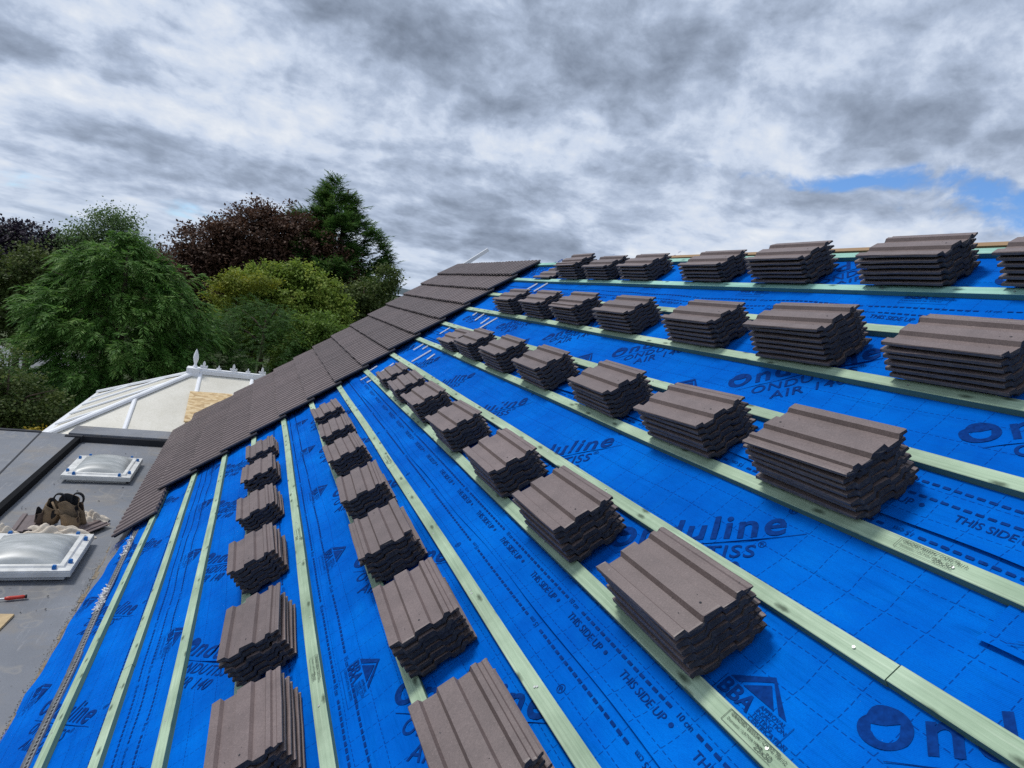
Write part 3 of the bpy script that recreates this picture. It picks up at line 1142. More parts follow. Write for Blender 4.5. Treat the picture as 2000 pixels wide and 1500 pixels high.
ORD = ['nearest', 'second nearest', 'third nearest', 'fourth nearest', 'fifth nearest', 'sixth nearest', 'seventh nearest', 'farthest']
TN = ['top', 'second', 'third', 'fourth', 'fifth', 'sixth', 'seventh']
PITCH = 0.0282
cnt = 0
for rk, (kb, rname) in ROWS.items():
    rlist = STACKS[rk]
    for si, (u_near, n_t) in enumerate(rlist):
        rs = random.Random(kb * 77 + si)
        st_yaw = rs.uniform(-.028, .028)
        far = si == len(rlist) - 1
        sname = 'farthest' if far else ORD[si]
        for j in range(n_t):
            rt = random.Random(kb * 1000 + si * 50 + j)
            me = TILE_DATA[(cnt * 7 + j * 3 + kb) % len(TILE_DATA)]
            o = bpy.data.objects.new('roof_tile', me)
            fl = ((rk, si) in FLIPPED and j >= n_t - 2)
            if j == 0 or j == n_t - 1:
                du, dv, yaw = rt.uniform(-.006, .006), rt.uniform(-.003, .003), rt.uniform(-.010, .010)
            else:
                du, dv, yaw = rt.uniform(-.006, .006), rt.uniform(-.004, .004), rt.uniform(-.010, .010)
            yaw += st_yaw + (rt.uniform(-.025, .025) if j == n_t - 1 else 0.0)
            vlow = batten_v(kb) + 0.002 + dv + (0.004 if j % 2 else 0.0)
            nlow = 0.047 + j * PITCH
            tilt = 0.098
            rot = TILE_ROT @ Matrix.Rotation(tilt, 3, 'Y') @ Matrix.Rotation(yaw, 3, 'Z')
            loc = Vector(RP(u_near + du, vlow, nlow))
            if fl:
                rot = rot @ Matrix.Rotation(math.pi, 3, 'Z')
                loc = loc + (TILE_ROT @ Matrix.Rotation(tilt, 3, 'Y')) @ Vector((TW, TL, 0))
            o.matrix_world = Matrix.Translation(loc) @ rot.to_4x4()
            link(o)
            pos = TN[n_t - 1 - j] if n_t > 1 else 'single'
            if n_t == 1:
                lab = 'single brown tile lying alone in the far corner below the ridge'
            elif pos == 'top':
                lab = 'top brown tile, %s stack, %s' % (sname, rname)
            elif j == 0:
                lab = 'bottom tile on the batten, %s stack, %s' % (sname, rname)
            else:
                lab = '%s tile down, %s stack, %s' % (pos, sname, rname)
            tag(o, lab, 'roof tile', 'loose roof tiles stacked on the battens', 'thing')
            cnt += 1

# the tiles already laid, one course per batten, fixed to the house
LT = 0.23
for k in range(1, 16):
    mb = MB()
    near = 6.26 if k == 1 else 6.95
    n_tiles = 18 if k == 1 else (16 if k == 2 else 15)
    v_head = batten_v(k) + 0.055
    v_tail = v_head - TL
    n_head, n_tail = 0.052, 0.090
    if k == 1:
        n_tail = 0.066
    if k == 15:
        v_head -= 0.0
    for i in range(n_tiles):
        rt = random.Random(k * 100 + i)
        ustart = near + i * LT
        jt = rt.uniform(-0.004, 0.004)
        jn = rt.uniform(-0.002, 0.002)

        def T(x, y, z, us=ustart, jt=jt, jn=jn):
            # across runs away from the camera; interlock lip sits under the next tile
            t = y / TL
            lip = 0.0
            return RP(us + x, v_tail + jt + y, n_tail + (n_head - n_tail) * t + z * 1.22 + jn - 0.010 * max(0.0, (x / TW - 0.86)) / 0.14)
        tile_faces(mb, T, False, k * 40 + i, flip=True)
    o = hbuild(mb, 'tile_course', [M['tile_top'], M['tile_raw'], M['tile_edge']])
mb = MB()
mb.box((U1 - 0.10, -0.48, -0.10), (U1 - 0.03, VR, 0.035), 0, RP)
hbuild(mb, 'verge_trim', M['felt_dark'])

# ------------------------------------------------------------------ small things on the membrane
PL = [(6.71, 2.36, 0.085), (6.90, 2.47, 0.10), (6.45, 2.37, 0.055), (6.55, 2.60, 0.12), (6.30, 2.68, 0.13), (6.18, 2.93, 0.16), (5.93, 2.97, 0.07),
      (6.62, 3.02, 0.10), (6.42, 3.06, 0.07), (6.06, 3.33, 0.11), (6.62, 3.38, 0.12), (5.80, 3.24, 0.16), (5.66, 3.16, 0.09),
      (6.55, 3.76, 0.08), (6.30, 3.72, 0.12), (6.02, 3.66, 0.08), (5.86, 3.62, 0.17), (6.63, 4.08, 0.06), (6.22, 4.36, 0.10), (5.98, 4.36, 0.12), (6.40, 4.10, 0.05)]
for i, (u, v, ln) in enumerate(PL):
    rt = random.Random(900 + i)
    a = R_(90 + rt.uniform(-14, 14))
    mb = MB()
    w2, h2 = 0.012, 0.007
    ln *= 1.45
    mb.box((-ln / 2, -w2, 0), (ln / 2, w2, h2))
    mb.box((-ln / 2, -w2 * 0.25, h2), (ln / 2, w2 * 0.25, h2 + 0.004))
    o = mb.build('plastic_strip', M['white'])
    ca, sa = math.cos(a), math.sin(a)
    X = Vector(RP(ca, sa, 0)) - Vector(RP(0, 0, 0))
    Zv = Vector((-SA, 0, CA))
    Y = Zv.cross(X)
    p = Vector(RP(u, v, 0.009))
    o.matrix_world = Matrix(((X.x, Y.x, Zv.x, p.x), (X.y, Y.y, Zv.y, p.y), (X.z, Y.z, Zv.z, p.z), (0, 0, 0, 1)))
    tag(o, 'short white plastic strip lying on blue membrane beside the laid tiles', 'strip', 'white plastic strips near the laid tiles')

# perforated strip along the eave, two lengths overlapping
PTS = [(6.25, -0.155), (5.5, -0.152), (4.854, -0.144), (4.15, -0.128), (3.306, -0.12), (2.5, -0.11)]


def strip_v(u):
    for (a, va), (b, vb) in zip(PTS, PTS[1:]):
        if b <= u <= a:
            return va + (vb - va) * (a - u) / (a - b)
    return PTS[-1][1]


for si, (ua, ub, dn, dv) in enumerate(((6.25, 4.02, 0.0, 0.0), (4.20, 2.4, 0.003, 0.010))):
    t_ = empty('perforated_strip', RP((ua + ub) / 2, strip_v((ua + ub) / 2) + dv, 0.01))
    tag(t_, ('far thin dark perforated metal strip lying along the eave membrane', 'near thin perforated metal strip lying along the eave membrane')[si], 'metal strip', 'perforated strips along the eave')
    mb, mh = MB(), MB()
    N = 60
    org = Vector(t_.location)
    for i in range(N):
        u, u2 = ua + (ub - ua) * i / N, ua + (ub - ua) * (i + 1) / N
        for (w0, w1, nn) in ((-0.016, 0.016, 0.012),):
            v0, v1 = strip_v(u) + dv + 0.003 * math.sin(u * 5), strip_v(u2) + dv + 0.003 * math.sin(u2 * 5)
            q = [Vector(RP(u, v0 + w0, nn + dn)), Vector(RP(u2, v1 + w0, nn + dn)), Vector(RP(u2, v1 + w1, nn + dn)), Vector(RP(u, v0 + w1, nn + dn))]
            mb.face([x - org for x in q][::-1])
            q2 = [Vector(RP(u, v0 + w1, nn + dn)), Vector(RP(u2, v1 + w1, nn + dn)), Vector(RP(u2, v1 + w1, 0.004)), Vector(RP(u, v0 + w1, 0.004))]
            mb.face([x - org for x in q2][::-1])
            q3 = [Vector(RP(u, v0 + w0, nn + dn)), Vector(RP(u2, v1 + w0, nn + dn)), Vector(RP(u2, v1 + w0 - .004, nn + dn + 0.012)), Vector(RP(u, v0 + w0 - .004, nn + dn + 0.012))]
            mb.face([x - org for x in q3])
        um = (u + u2) / 2
        vm_ = strip_v(um) + dv + 0.003 * math.sin(um * 5)
        pts = [Vector(RP(um + a, vm_ + b, 0.0135 + dn)) - org for a, b in ((-.010, -.007), (-.010, .007), (.006, .007), (.006, -.007))]
        mh.face(pts)
    mb.build('web', M['steel'], t_)
    mh.build('slots', M['hole'], t_)['kind'] = 'stuff'
mb = MB()
rf = random.Random(77)
for i in range(140):
    u = rf.choice((rf.uniform(4.75, 5.15), rf.uniform(5.7, 6.1), rf.uniform(4.75, 5.1)))
    v = strip_v(u) - 0.012 + rf.gauss(0, 0.010)
    p = Vector(RP(u, v, 0.012 + abs(rf.gauss(0, 0.008))))
    d = Vector((rf.uniform(-1, 1), rf.uniform(-1, 1), rf.uniform(-.3, 1))).normalized() * 0.022
    e = d.orthogonal().normalized() * 0.003
    mb.face([p - d - e, p - d + e, p + d + e, p + d - e])
tag(mb.build('white_fibre', M['fluff']), 'tuft of white fibre caught on the perforated strip at the eave', 'fibre', kind='stuff')

# loose patch of membrane dressed over the sheet at the right
mb = MB()
V, UVp = [], []
for j in range(13):
    for i in range(13):
        a, b = i / 12, j / 12
        u = 0.805 - 0.42 * a
        v = 2.955 + 0.02 * a + 0.135 * b
        V.append(RP(u, v, 0.009 + 0.012 * math.exp(-(b / 0.12) ** 2) * (0.6 + 0.4 * math.sin(a * 7)) + 0.006 * math.exp(-(a / 0.15) ** 2) + hsag(u, v)))
        UVp.append((u * 1.0 + 3.03, v + 0.04))
mb.mesh(V, [(j * 13 + i, (j + 1) * 13 + i, (j + 1) * 13 + i + 1, j * 13 + i + 1) for j in range(12) for i in range(12)])
mb.uv = [[UVp[q] for q in f] for f in mb.f]
o = mb.build('membrane_patch', M['membrane'], None, True)
tag(o, 'loose blue membrane patch lying on the roof at the right edge', 'patch', None, 'thing')
mb = MB()
for txt, uu, vv in (('N', 0.700, 3.015), ('U', 0.735, 2.99)):
    VV, FF = text_mesh(txt, 0.014)
    mb.mesh([RP(uu + y * 0.055 * 0.6 - x * 0.055 * 0.5, vv + x * 0.055 * 0.6 - y * 0.02, 0.0185 + hsag(uu, vv)) for x, y in VV], FF)
o2 = mb.build('printed_lettering', M['ink'], o)

# white trim pole behind the peak
mb = MB()
p0, p1 = Vector((3.62, 10.6, 2.88)), Vector((4.32, 10.6, 3.48))
d = (p1 - p0).normalized()
s1 = d.cross(Vector((0, 1, 0))).normalized()
s2 = d.cross(s1)
V = []
for p in (p0, p1):
    for a, b in ((-1, -1), (1, -1), (1, 1), (-1, 1)):
        V.append(p + s1 * a * 0.030 + s2 * b * 0.024)
mb.mesh(V, [(0, 1, 2, 3), (7, 6, 5, 4), (0, 4, 5, 1), (1, 5, 6, 2), (2, 6, 7, 3), (3, 7, 4, 0)])
mb.mesh([p0 + s1 * .026 + s2 * .02, p0 + s1 * .026 - s2 * .02, p1 + s1 * .026 - s2 * .02 - d * .03, p1 + s1 * .026 + s2 * .02 - d * .03], [(0, 1, 2, 3)])
tag(mb.build('trim_pole', M['white']), 'white plastic trim length sticking up past the roof peak', 'trim')

# ------------------------------------------------------------------ flat roof extension with dome skylights
ZF = -0.28
ext = empty('flat_roof_extension', (-1.0, 6.5, -3.0))
tag(ext, 'grey felt flat roof extension below the blue roof', 'building')
E_INV = Matrix.Translation((1.0, -6.5, 3.0))


def ebuild(mb_, name, mats, smooth=False, parent=None):
    o_ = mb_.build(name, mats, None, smooth)
    o_.parent = parent or ext
    if parent is None:
        o_.matrix_parent_inverse = E_INV
    return o_


mb = MB()
NXg, NYg = 14, 60
V = []
for j in range(NYg + 1):
    for i in range(NXg + 1):
        x, y = -1.38 + (1.16) * i / NXg, 0.5 + 9.6 * j / NYg
        V.append((x, y, ZF + 0.003 * math.sin(x * 4 + y * 1.3) + 0.002 * math.sin(y * 3.1) + 0.05 * max(0, (x + 0.36) / 0.14) ** 1.6))
mb.mesh(V, [(j * (NXg + 1) + i, j * (NXg + 1) + i + 1, (j + 1) * (NXg + 1) + i + 1, (j + 1) * (NXg + 1) + i) for j in range(NYg) for i in range(NXg)])
ebuild(mb, 'felt_deck', M['felt'], True)
mb = MB()
mb.box((-3.9, 0.5, -3.0), (-1.47, 10.05, -0.25))
ebuild(mb, 'wall', M['render'])
mb = MB()
mb.box((-1.44, 0.5, ZF - 0.1), (-1.38, 10.02, ZF + 0.082))
ebuild(mb, 'black_step_edge', M['felt_dark'])
mb = MB()
mb.mesh([(-2.6, 0.5, -0.20), (-1.44, 0.5, -0.20), (-1.44, 9.93, -0.20), (-1.87, 9.99, -0.20), (-2.6, 10.0, -0.20),
         (-2.6, 0.5, -0.26), (-1.44, 0.5, -0.26), (-1.44, 9.93, -0.26), (-1.87, 9.99, -0.26), (-2.6, 10.0, -0.26)],
        [(0, 1, 2, 3, 4), (9, 8, 7, 6, 5), (0, 5, 6, 1), (1, 6, 7, 2), (2, 7, 8, 3), (3, 8, 9, 4), (4, 9, 5, 0)])
ebuild(mb, 'upper_felt_deck', M['felt'])
mb = MB()
mb.mesh([(-1.66, 7.0, -0.197), (-1.64, 7.0, -0.197), (-1.86, 9.98, -0.197), (-1.88, 9.98, -0.197)], [(0, 1, 2, 3)])
mb.box((-2.6, 9.93, -0.199), (-1.87, 10.0, -0.185))
ebuild(mb, 'drip_seam', M['trim_grey'])
mb = MB()
mb.box((-1.52, 9.86, ZF - 0.05), (-0.30, 10.30, ZF + 0.085))
mb.box((-1.56, 9.80, ZF - 0.05), (-1.36, 9.88, ZF + 0.098))
ebuild(mb, 'upstand', M['trim_grey'])
mb = MB()
mb.box((-1.54, 9.90, ZF + 0.087), (-0.3, 10.34, ZF + 0.112))
ebuild(mb, 'upstand_capping', M['felt'])
mb = MB()
for i in range(60):      # dead flat mortar edge along the junction
    y = 2.0 + i * 0.13
    mb.box((-0.335 + 0.01 * math.sin(i * 1.7), y, ZF + 0.001), (-0.318 + 0.012 * math.sin(i * 2.3), y + 0.131, ZF + 0.010))
ebuild(mb, 'junction_bead', M['grit'])


def skylight(x0, y0, x1, y1, hgt, rise):
    sk_ = MB()
    # kerb: outer box with splayed sides
    zb, zt = ZF + 0.0, ZF + hgt
    o_, i_ = 0.0, 0.018
    ring = lambda d, z: [(x0 + d, y0 + d, z), (x1 - d, y0 + d, z), (x1 - d, y1 - d, z), (x0 + d, y1 - d, z)]
    levels = [(0.05, zb + 0.003), (0.05, zt - 0.060), (0.0, zt - 0.050), (0.0, zt - 0.012), (0.006, zt - 0.006)]
    V_, F_ = [], []
    for d_, z_ in levels:
        V_ += ring(d_, z_)
    for l in range(len(levels) - 1):
        for q in range(4):
            F_.append((l * 4 + q, l * 4 + (q + 1) % 4, (l + 1) * 4 + (q + 1) % 4, (l + 1) * 4 + q))
    sk_.mesh(V_, F_)
    kerb = ebuild(sk_, 'dome_skylight', [M['kerb']])
    fr = MB()
    lv = [(0.004, zt - 0.006), (0.004, zt), (0.050, zt + 0.004), (0.062, zt + 0.018), (0.095, zt + 0.018), (0.105, zt)]
    V_, F_ = [], []
    for d_, z_ in lv:
        V_ += ring(d_, z_)
    for l in range(len(lv) - 1):
        for q in range(4):
            F_.append((l * 4 + q, l * 4 + (q + 1) % 4, (l + 1) * 4 + (q + 1) % 4, (l + 1) * 4 + q))
    fr.mesh(V_, F_)
    ebuild(fr, 'frame', M['frame_dirty'], parent=kerb)
    dm = MB()
    N = 22
    a0, b0, a1, b1 = x0 + 0.092, y0 + 0.092, x1 - 0.092, y1 - 0.092
    V_ = []
    for j in range(N + 1):
        for i in range(N + 1):
            s_, t_ = 2 * i / N - 1, 2 * j / N - 1
            hh = (max(0, (1 - abs(s_) ** 2.2)) * max(0, (1 - abs(t_) ** 2.2))) ** 0.62
            V_.append((a0 + (a1 - a0) * i / N, b0 + (b1 - b0) * j / N, zt + 0.014 + rise * hh))
    dm.mesh(V_, [(j * (N + 1) + i, j * (N + 1) + i + 1, (j + 1) * (N + 1) + i + 1, (j + 1) * (N + 1) + i) for j in range(N) for i in range(N)])
    ebuild(dm, 'dome', M['dome'], True, kerb)
    for cx, cy in ((x0 + .12, y0 + .038), (x1 - .12, y0 + .038), (x1 - .036, y0 + .15), (x1 - .036, y1 - .15), (x0 + .036, y0 + .15), (x0 + .036, y1 - .15), (x0 + .12, y1 - .038), (x1 - .12, y1 - .038)):
        c_ = MB()
        c_.box((cx - .014, cy - .014, zt), (cx + .014, cy + .014, zt + .028))
        c_.box((cx - .010, cy - .010, zt + .028), (cx + .010, cy + .010, zt + .034))
        ebuild(c_, 'clip', M['blue_clip'], parent=kerb)
    return kerb


skylight(-1.18, 8.09, -0.49, 8.92, 0.09, 0.10)
skylight(-1.22, 5.60, -0.48, 6.37, 0.10, 0.092)

# grit washed into the gutter line
mb = MB()
rg = random.Random(5)
for i in range(1300):
    y = rg.uniform(2.2, 7.2)
    x = -0.345 + rg.gauss(0, 0.010)
    s = rg.uniform(0.0015, 0.0045)
    zz = ZF + 0.003 + 0.05 * max(0, (x + 0.36) / 0.14) ** 1.6
    a = rg.uniform(0, 6.28)
    V = [(x + s * math.cos(a + q * 2.09), y + s * math.sin(a + q * 2.09), zz) for q in range(3)] + [(x, y, zz + s * 1.1)]
    mb.mesh(V, [(0, 1, 3), (1, 2, 3), (2, 0, 3)])
tag(mb.build('gutter_grit', M['grit']), 'line of grit and moss along the foot of the blue roof', 'grit', kind='stuff')
mb = MB()
for i in range(60):
    x, y = rg.uniform(-1.3, -0.45), rg.uniform(4.5, 9.6)
    s = rg.uniform(0.004, 0.012)
    a = rg.uniform(0, 6.28)
    V = [(x + s * math.cos(a + q * 2.09) * rg.uniform(.6, 1.4), y + s * math.sin(a + q * 2.09), ZF + 0.006) for q in range(3)] + [(x, y, ZF + 0.006 + s * .7)]
    mb.mesh(V, [(0, 1, 3), (1, 2, 3), (2, 0, 3)])
tag(mb.build('scattered_crumbs', M['tile_raw']), 'dark mortar crumbs scattered on the grey flat roof', 'crumbs', kind='stuff')

# ------------------------------------------------------------------ tool belt, cloth, tiles, screwdriver and offcut on the flat roof


def pouch(parent, cx, cy, rx, ry, z0, hgt, lean, mats, yaw=0.0, open_top=True):
    mb_ = MB()
    N, L = 22, 9
    V_, F_ = [], []
    cyw, syw = math.cos(yaw), math.sin(yaw)
    prof = [(0.80, 0.0), (0.97, 0.04), (1.0, 0.2), (0.98, 0.45), (0.95, 0.7), (0.93, 0.9), (0.97, 0.97), (0.97, 1.0), (0.90, 1.0), (0.84, 0.55), (0.78, 0.12)]
    for li, (r_, t_) in enumerate(prof):
        for q in range(N):
            th = 2 * math.pi * q / N
            c_, s_ = math.cos(th), math.sin(th)
            sq = (abs(c_) ** 3 + abs(s_) ** 3) ** (-1 / 3.0)
            wob = 1 + 0.075 * math.sin(2 * th + li * 0.5 + cx * 60) + 0.05 * math.sin(5 * th - li * 0.8 + cy * 40)
            x = rx * r_ * c_ * sq * wob
            y = ry * r_ * s_ * sq * wob
            z = hgt * t_ * (1 + (0.13 * s_ + 0.10 * math.sin(2 * th + cx * 90) + 0.06 * math.sin(3 * th + 1) if t_ > .4 else 0))
            x += lean * z
            V_.append((cx + x * cyw - y * syw, cy + x * syw + y * cyw, z0 + z))
    for li in range(len(prof) - 1):
        for q in range(N):
            F_.append((li * N + q, li * N + (q + 1) % N, (li + 1) * N + (q + 1) % N, (li + 1) * N + q))
    F_.append(tuple((len(prof) - 1) * N + q for q in range(N)))
    mb_.mesh(V_, F_)
    for i in range(len(F_)):
        mb_.mi[i] = 1 if i >= N * 8 else 0
    return mb_.build('pouch', mats, parent, True)


belt = empty('tool_belt', (-0.80, 6.72, ZF + 0.045))
belt.scale = (1.12, 1.12, 1.16)
tag(belt, 'tan suede tool belt with pouches and black loop handles by the near skylight', 'tool belt')
b_in = [M['canvas'], M['black_web']]
pa = pouch(belt, 0.055, -0.005, 0.075, 0.050, 0.0, 0.215, -0.16, b_in, 0.10)
pb = pouch(belt, -0.120, 0.02, 0.066, 0.048, 0.0, 0.18, 0.26, b_in, -0.15)
fp = pouch(belt, 0.062, -0.062, 0.066, 0.030, 0.0, 0.118, -0.12, [M['canvas'], M['canvas_dark']], 0.10)
fp.name = 'front_pocket'
sp_ = pouch(belt, 0.135, 0.01, 0.026, 0.030, 0.01, 0.155, -0.20, [M['canvas'], M['canvas_dark']], 0.1)
sp_.name = 'side_pocket'
sp2 = pouch(belt, -0.178, -0.01, 0.030, 0.032, 0.005, 0.115, 0.05, [M['canvas_dark'], M['black_web']], 0.1)
sp2.name = 'side_pocket'
mb = MB()
mb.tube([(-0.07, 0.0, 0.11), (-0.035, -0.035, 0.125), (0.0, -0.04, 0.115), (0.02, -0.03, 0.13)], [0.020, 0.026, 0.026, 0.020], 8)
mb.tube([(-0.09, -0.02, 0.20), (-0.06, -0.045, 0.15), (-0.02, -0.055, 0.12)], 0.009, 6)
mb.build('belt_strap', M['canvas'], belt, True)
for cx, cz in ((-0.060, 0.205), (0.070, 0.215)):
    mb = MB()
    pts = []
    for i in range(11):
        t = math.pi * (-0.12 + 1.24 * i / 10)
        pts.append((cx + 0.042 * math.cos(t) + 0.012, 0.01 + 0.006 * math.sin(i), cz + 0.058 * math.sin(t)))
    V, F = [], []
    for i, p in enumerate(pts):
        c_ = Vector((cx, 0.01, cz))
        rad = (Vector(p) - c_).normalized() * 0.006
        for a, b in ((-1, -1), (1, -1), (1, 1), (-1, 1)):
            V.append((p[0] + rad.x * a, p[1] + 0.014 * b, p[2] + rad.z * a))
    for i in range(10):
        for q in range(4):
            F.append((i * 4 + q, i * 4 + (q + 1) % 4, (i + 1) * 4 + (q + 1) % 4, (i + 1) * 4 + q))
    mb.mesh(V, F)
    mb.build('handle_loop', M['black_web'], belt, True)


def flat_tile(x, y, z, yaw, label, idx, rx=0.0):
    o_ = bpy.data.objects.new('roof_tile', TILE_DATA[idx])
    o_.matrix_world = Matrix.Translation((x, y, z)) @ Matrix.Rotation(yaw, 4, 'Z') @ Matrix.Rotation(rx, 4, 'X')
    link(o_)
    tag(o_, label, 'roof tile', None, 'thing')


flat_tile(-0.86, 6.54, ZF + 0.040, R_(-30), 'brown roof tile lying flat under the tool belt', 3)
flat_tile(-1.15, 6.50, ZF + 0.060, R_(4), 'brown roof tile lying on the flat roof left of the tool belt', 5)


def rag(cx, cy, rx, ry, h, seed, yaw=0.0):
    r = random.Random(seed)
    ph = [r.uniform(0, 6.28) for _ in range(8)]
    N = 34
    V_ = []
    for j in range(N + 1):
        for i in range(N + 1):
            s_, t_ = 2 * i / N - 1, 2 * j / N - 1
            ang = math.atan2(t_, s_)
            edge = 0.82 + 0.12 * math.sin(3 * ang + ph[0]) + 0.08 * math.sin(7 * ang + ph[1])
            rr_ = math.hypot(s_, t_)
            k_ = max(0.0, 1 - (rr_ / 1.05) ** 2)
            z = h * (0.30 + 0.35 * abs(math.sin(4 * s_ + 2.2 * t_ + ph[2])) + 0.30 * abs(math.sin(6.5 * t_ - 3 * s_ + ph[3])) + 0.12 * math.sin(13 * s_ + 9 * t_ + ph[4])) * k_
            x, y = rx * s_ * edge, ry * t_ * edge
            V_.append((x, y, max(0.002, z)))
    mb_ = MB()
    mb_.mesh(V_, [(j * (N + 1) + i, j * (N + 1) + i + 1, (j + 1) * (N + 1) + i + 1, (j + 1) * (N + 1) + i) for j in range(N) for i in range(N)])
    o_ = mb_.build('dust_sheet', M['cloth'], None, True)
    o_.location = (cx, cy, ZF + 0.006)
    o_.rotation_euler = (0, 0, yaw)
    return o_


tag(rag(-0.84, 6.50, 0.36, 0.15, 0.14, 3, 0.10), 'crumpled cream cloth bunched behind the near dome skylight', 'cloth')
tag(rag(-0.62, 6.86, 0.18, 0.15, 0.14, 8, 0.4), 'crumpled cream cloth heaped behind the tool belt', 'cloth')
tag(rag(-1.20, 6.44, 0.20, 0.13, 0.15, 12, 0.2), 'crumpled pale cloth at the left edge beside the dome', 'cloth')

sdv = empty('chisel', (-0.82, 5.32, ZF + 0.018), (0, 0, R_(12)))
tag(sdv, 'red handled chisel lying on the flat roof before the near skylight', 'chisel')
mb = MB()
mb.tube([(0, 0, 0), (0.012, 0, 0), (0.03, 0, 0), (0.08, 0, 0), (0.11, 0, 0), (0.122, 0, 0)], [0.010, 0.014, 0.0155, 0.0135, 0.015, 0.010], 10)
mb.build('handle', M['red'], sdv, True)
mb = MB()
mb.tube([(0.122, 0, 0), (0.134, 0, 0)], [0.0150, 0.0145], 10)
mb.build('end_cap', M['black_web'], sdv, True)
mb = MB()
mb.tube([(0.0, 0, 0), (-0.03, 0, 0)], 0.006, 8)
mb.mesh([(-0.03, -0.008, -.003), (-0.03, 0.008, -.003), (-0.15, 0.011, -.003), (-0.15, -0.011, -.003), (-0.03, -0.008, .003), (-0.03, 0.008, .003), (-0.14, 0.011, .002), (-0.14, -0.011, .002)],
        [(0, 1, 2, 3), (7, 6, 5, 4), (0, 4, 5, 1), (1, 5, 6, 2), (2, 6, 7, 3), (3, 7, 4, 0)])
mb.build('blade', M['bright_steel'], sdv)

mb = MB()
for i in range(3):
    mb.box((-0.20 + .002 * i, -0.13, 0.004 * i), (0.0 - .002 * i, 0.13, 0.004 * i + 0.0038))
o = mb.build('plywood_offcut', M['ply'])
o.location = (-0.70, 4.96, ZF + 0.004)
o.rotation_euler = (0, 0, R_(-6))
tag(o, 'small pale plywood offcut on the flat roof at the left edge', 'offcut')

# ------------------------------------------------------------------ conservatory
con = empty('conservatory', (-0.2, 12.0, -3.0))
tag(con, 'white framed conservatory with cream roof panels and ridge cresting behind the flat roof', 'conservatory')
C_INV = Matrix.Translation((0.2, -12.0, 3.0))


def cbuild(mb_, name, mats, smooth=False, parent=None):
    o_ = mb_.build(name, mats, None, smooth)
    o_.parent = parent or con
    if parent is None:
        o_.matrix_parent_inverse = C_INV
    return o_


FL, BL = Vector((-1.93, 10.24, -0.35)), Vector((-1.98, 13.75, -0.35))
AP = Vector((-0.20, 12.0, 0.52))
FR, BR = Vector((2.2, 10.24, -0.35)), Vector((2.2, 13.75, -0.35))
AR = Vector((2.2, 12.0, 0.52))


def slab(mb_, pts, th=0.03):
    n_ = (pts[1] - pts[0]).cross(pts[2] - pts[0]).normalized()
    if n_.z < 0:
        n_ = -n_
    lo = [p - n_ * th for p in pts]
    k_ = len(pts)
    mb_.mesh([*pts, *lo], [tuple(range(k_)), tuple(range(2 * k_ - 1, k_ - 1, -1))] + [(i, (i + 1) % k_, k_ + (i + 1) % k_, k_ + i) for i in range(k_)])


def panel(pts):
    mb_ = MB()
    slab(mb_, [Vector(p) for p in pts])
    return cbuild(mb_, 'roof_panel', M['panel'])


def bar(a, b, wd=0.036, h=0.03, name='glazing_bar'):
    a, b = Vector(a), Vector(b)
    d_ = (b - a).normalized()
    s_ = d_.cross(Vector((0, 0, 1))).normalized()
    n_ = s_.cross(d_)
    mb_ = MB()
    V_ = []
    sec = [(-wd, 0), (-wd * .8, h * .7), (-wd * .35, h), (wd * .35, h), (wd * .8, h * .7), (wd, 0)]
    for p in (a, b):
        for x, z in sec:
            V_.append(p + s_ * x + n_ * z)
    mb_.mesh(V_, [(i, i + 1, 7 + i, 6 + i) for i in range(5)] + [tuple(range(5, -1, -1)), tuple(range(6, 12)), (0, 6, 11, 5)])
    return cbuild(mb_, name, M['white'])


panel([FL, FR, AR, AP])
panel([BL, FL, AP])
panel([BR, BL, AP, AR])
bar(FL, AP, 0.050, 0.05, 'hip_bar')
bar(BL, AP, 0.050, 0.05, 'hip_bar')
# bars on the front slope
fs = lambda x: Vector((x, 10.24, -0.35))
hip_at = lambda x: FL.lerp(AP, (x - FL.x) / (AP.x - FL.x))
bar(fs(-0.98), hip_at(-0.98) + Vector((0.0, 0, 0.005)), 0.034)
bar(fs(-0.14), Vector((-0.14, 12.0, 0.52)), 0.034)
for x in (0.7, 1.5):
    bar(fs(x), Vector((x, 12.0, 0.52)), 0.034)
# bars on the left hip slope
for y in (11.0, 11.75, 12.5, 13.15):
    lo = Vector((FL.x - 0.03, y, -0.345))
    t = (y - FL.y) / (AP.y - FL.y) if y < 12 else (BL.y - y) / (BL.y - AP.y)
    src = FL if y < 12 else BL
    bar(lo, src.lerp(AP, t) + Vector((0, 0, 0.004)), 0.030)
mb = MB()
mb.box((-2.03, 10.2, -0.46), (-1.90, 13.8, -0.365))
mb.box((-1.90, 10.16, -0.46), (2.2, 10.26, -0.375))
cbuild(mb, 'eaves_beam', M['white'])
mb = MB()
mb.box((-0.33, 11.93, 0.50), (2.2, 12.07, 0.565))
mb.box((-0.35, 11.95, 0.565), (2.2, 12.05, 0.595))
mb.box((-0.36, 11.88, 0.44), (-0.16, 12.12, 0.60))
cbuild(mb, 'ridge_cap', M['white'])
mb = MB()
mb.lathe([(0.0, 0.0), (0.038, 0.0), (0.038, 0.03), (0.024, 0.05), (0.020, 0.075), (0.030, 0.10), (0.042, 0.15), (0.044, 0.185), (0.036, 0.24), (0.018, 0.30), (0.0, 0.34)], (-0.24, 12.0, 0.595), 14)
cbuild(mb, 'finial', M['white'], True)


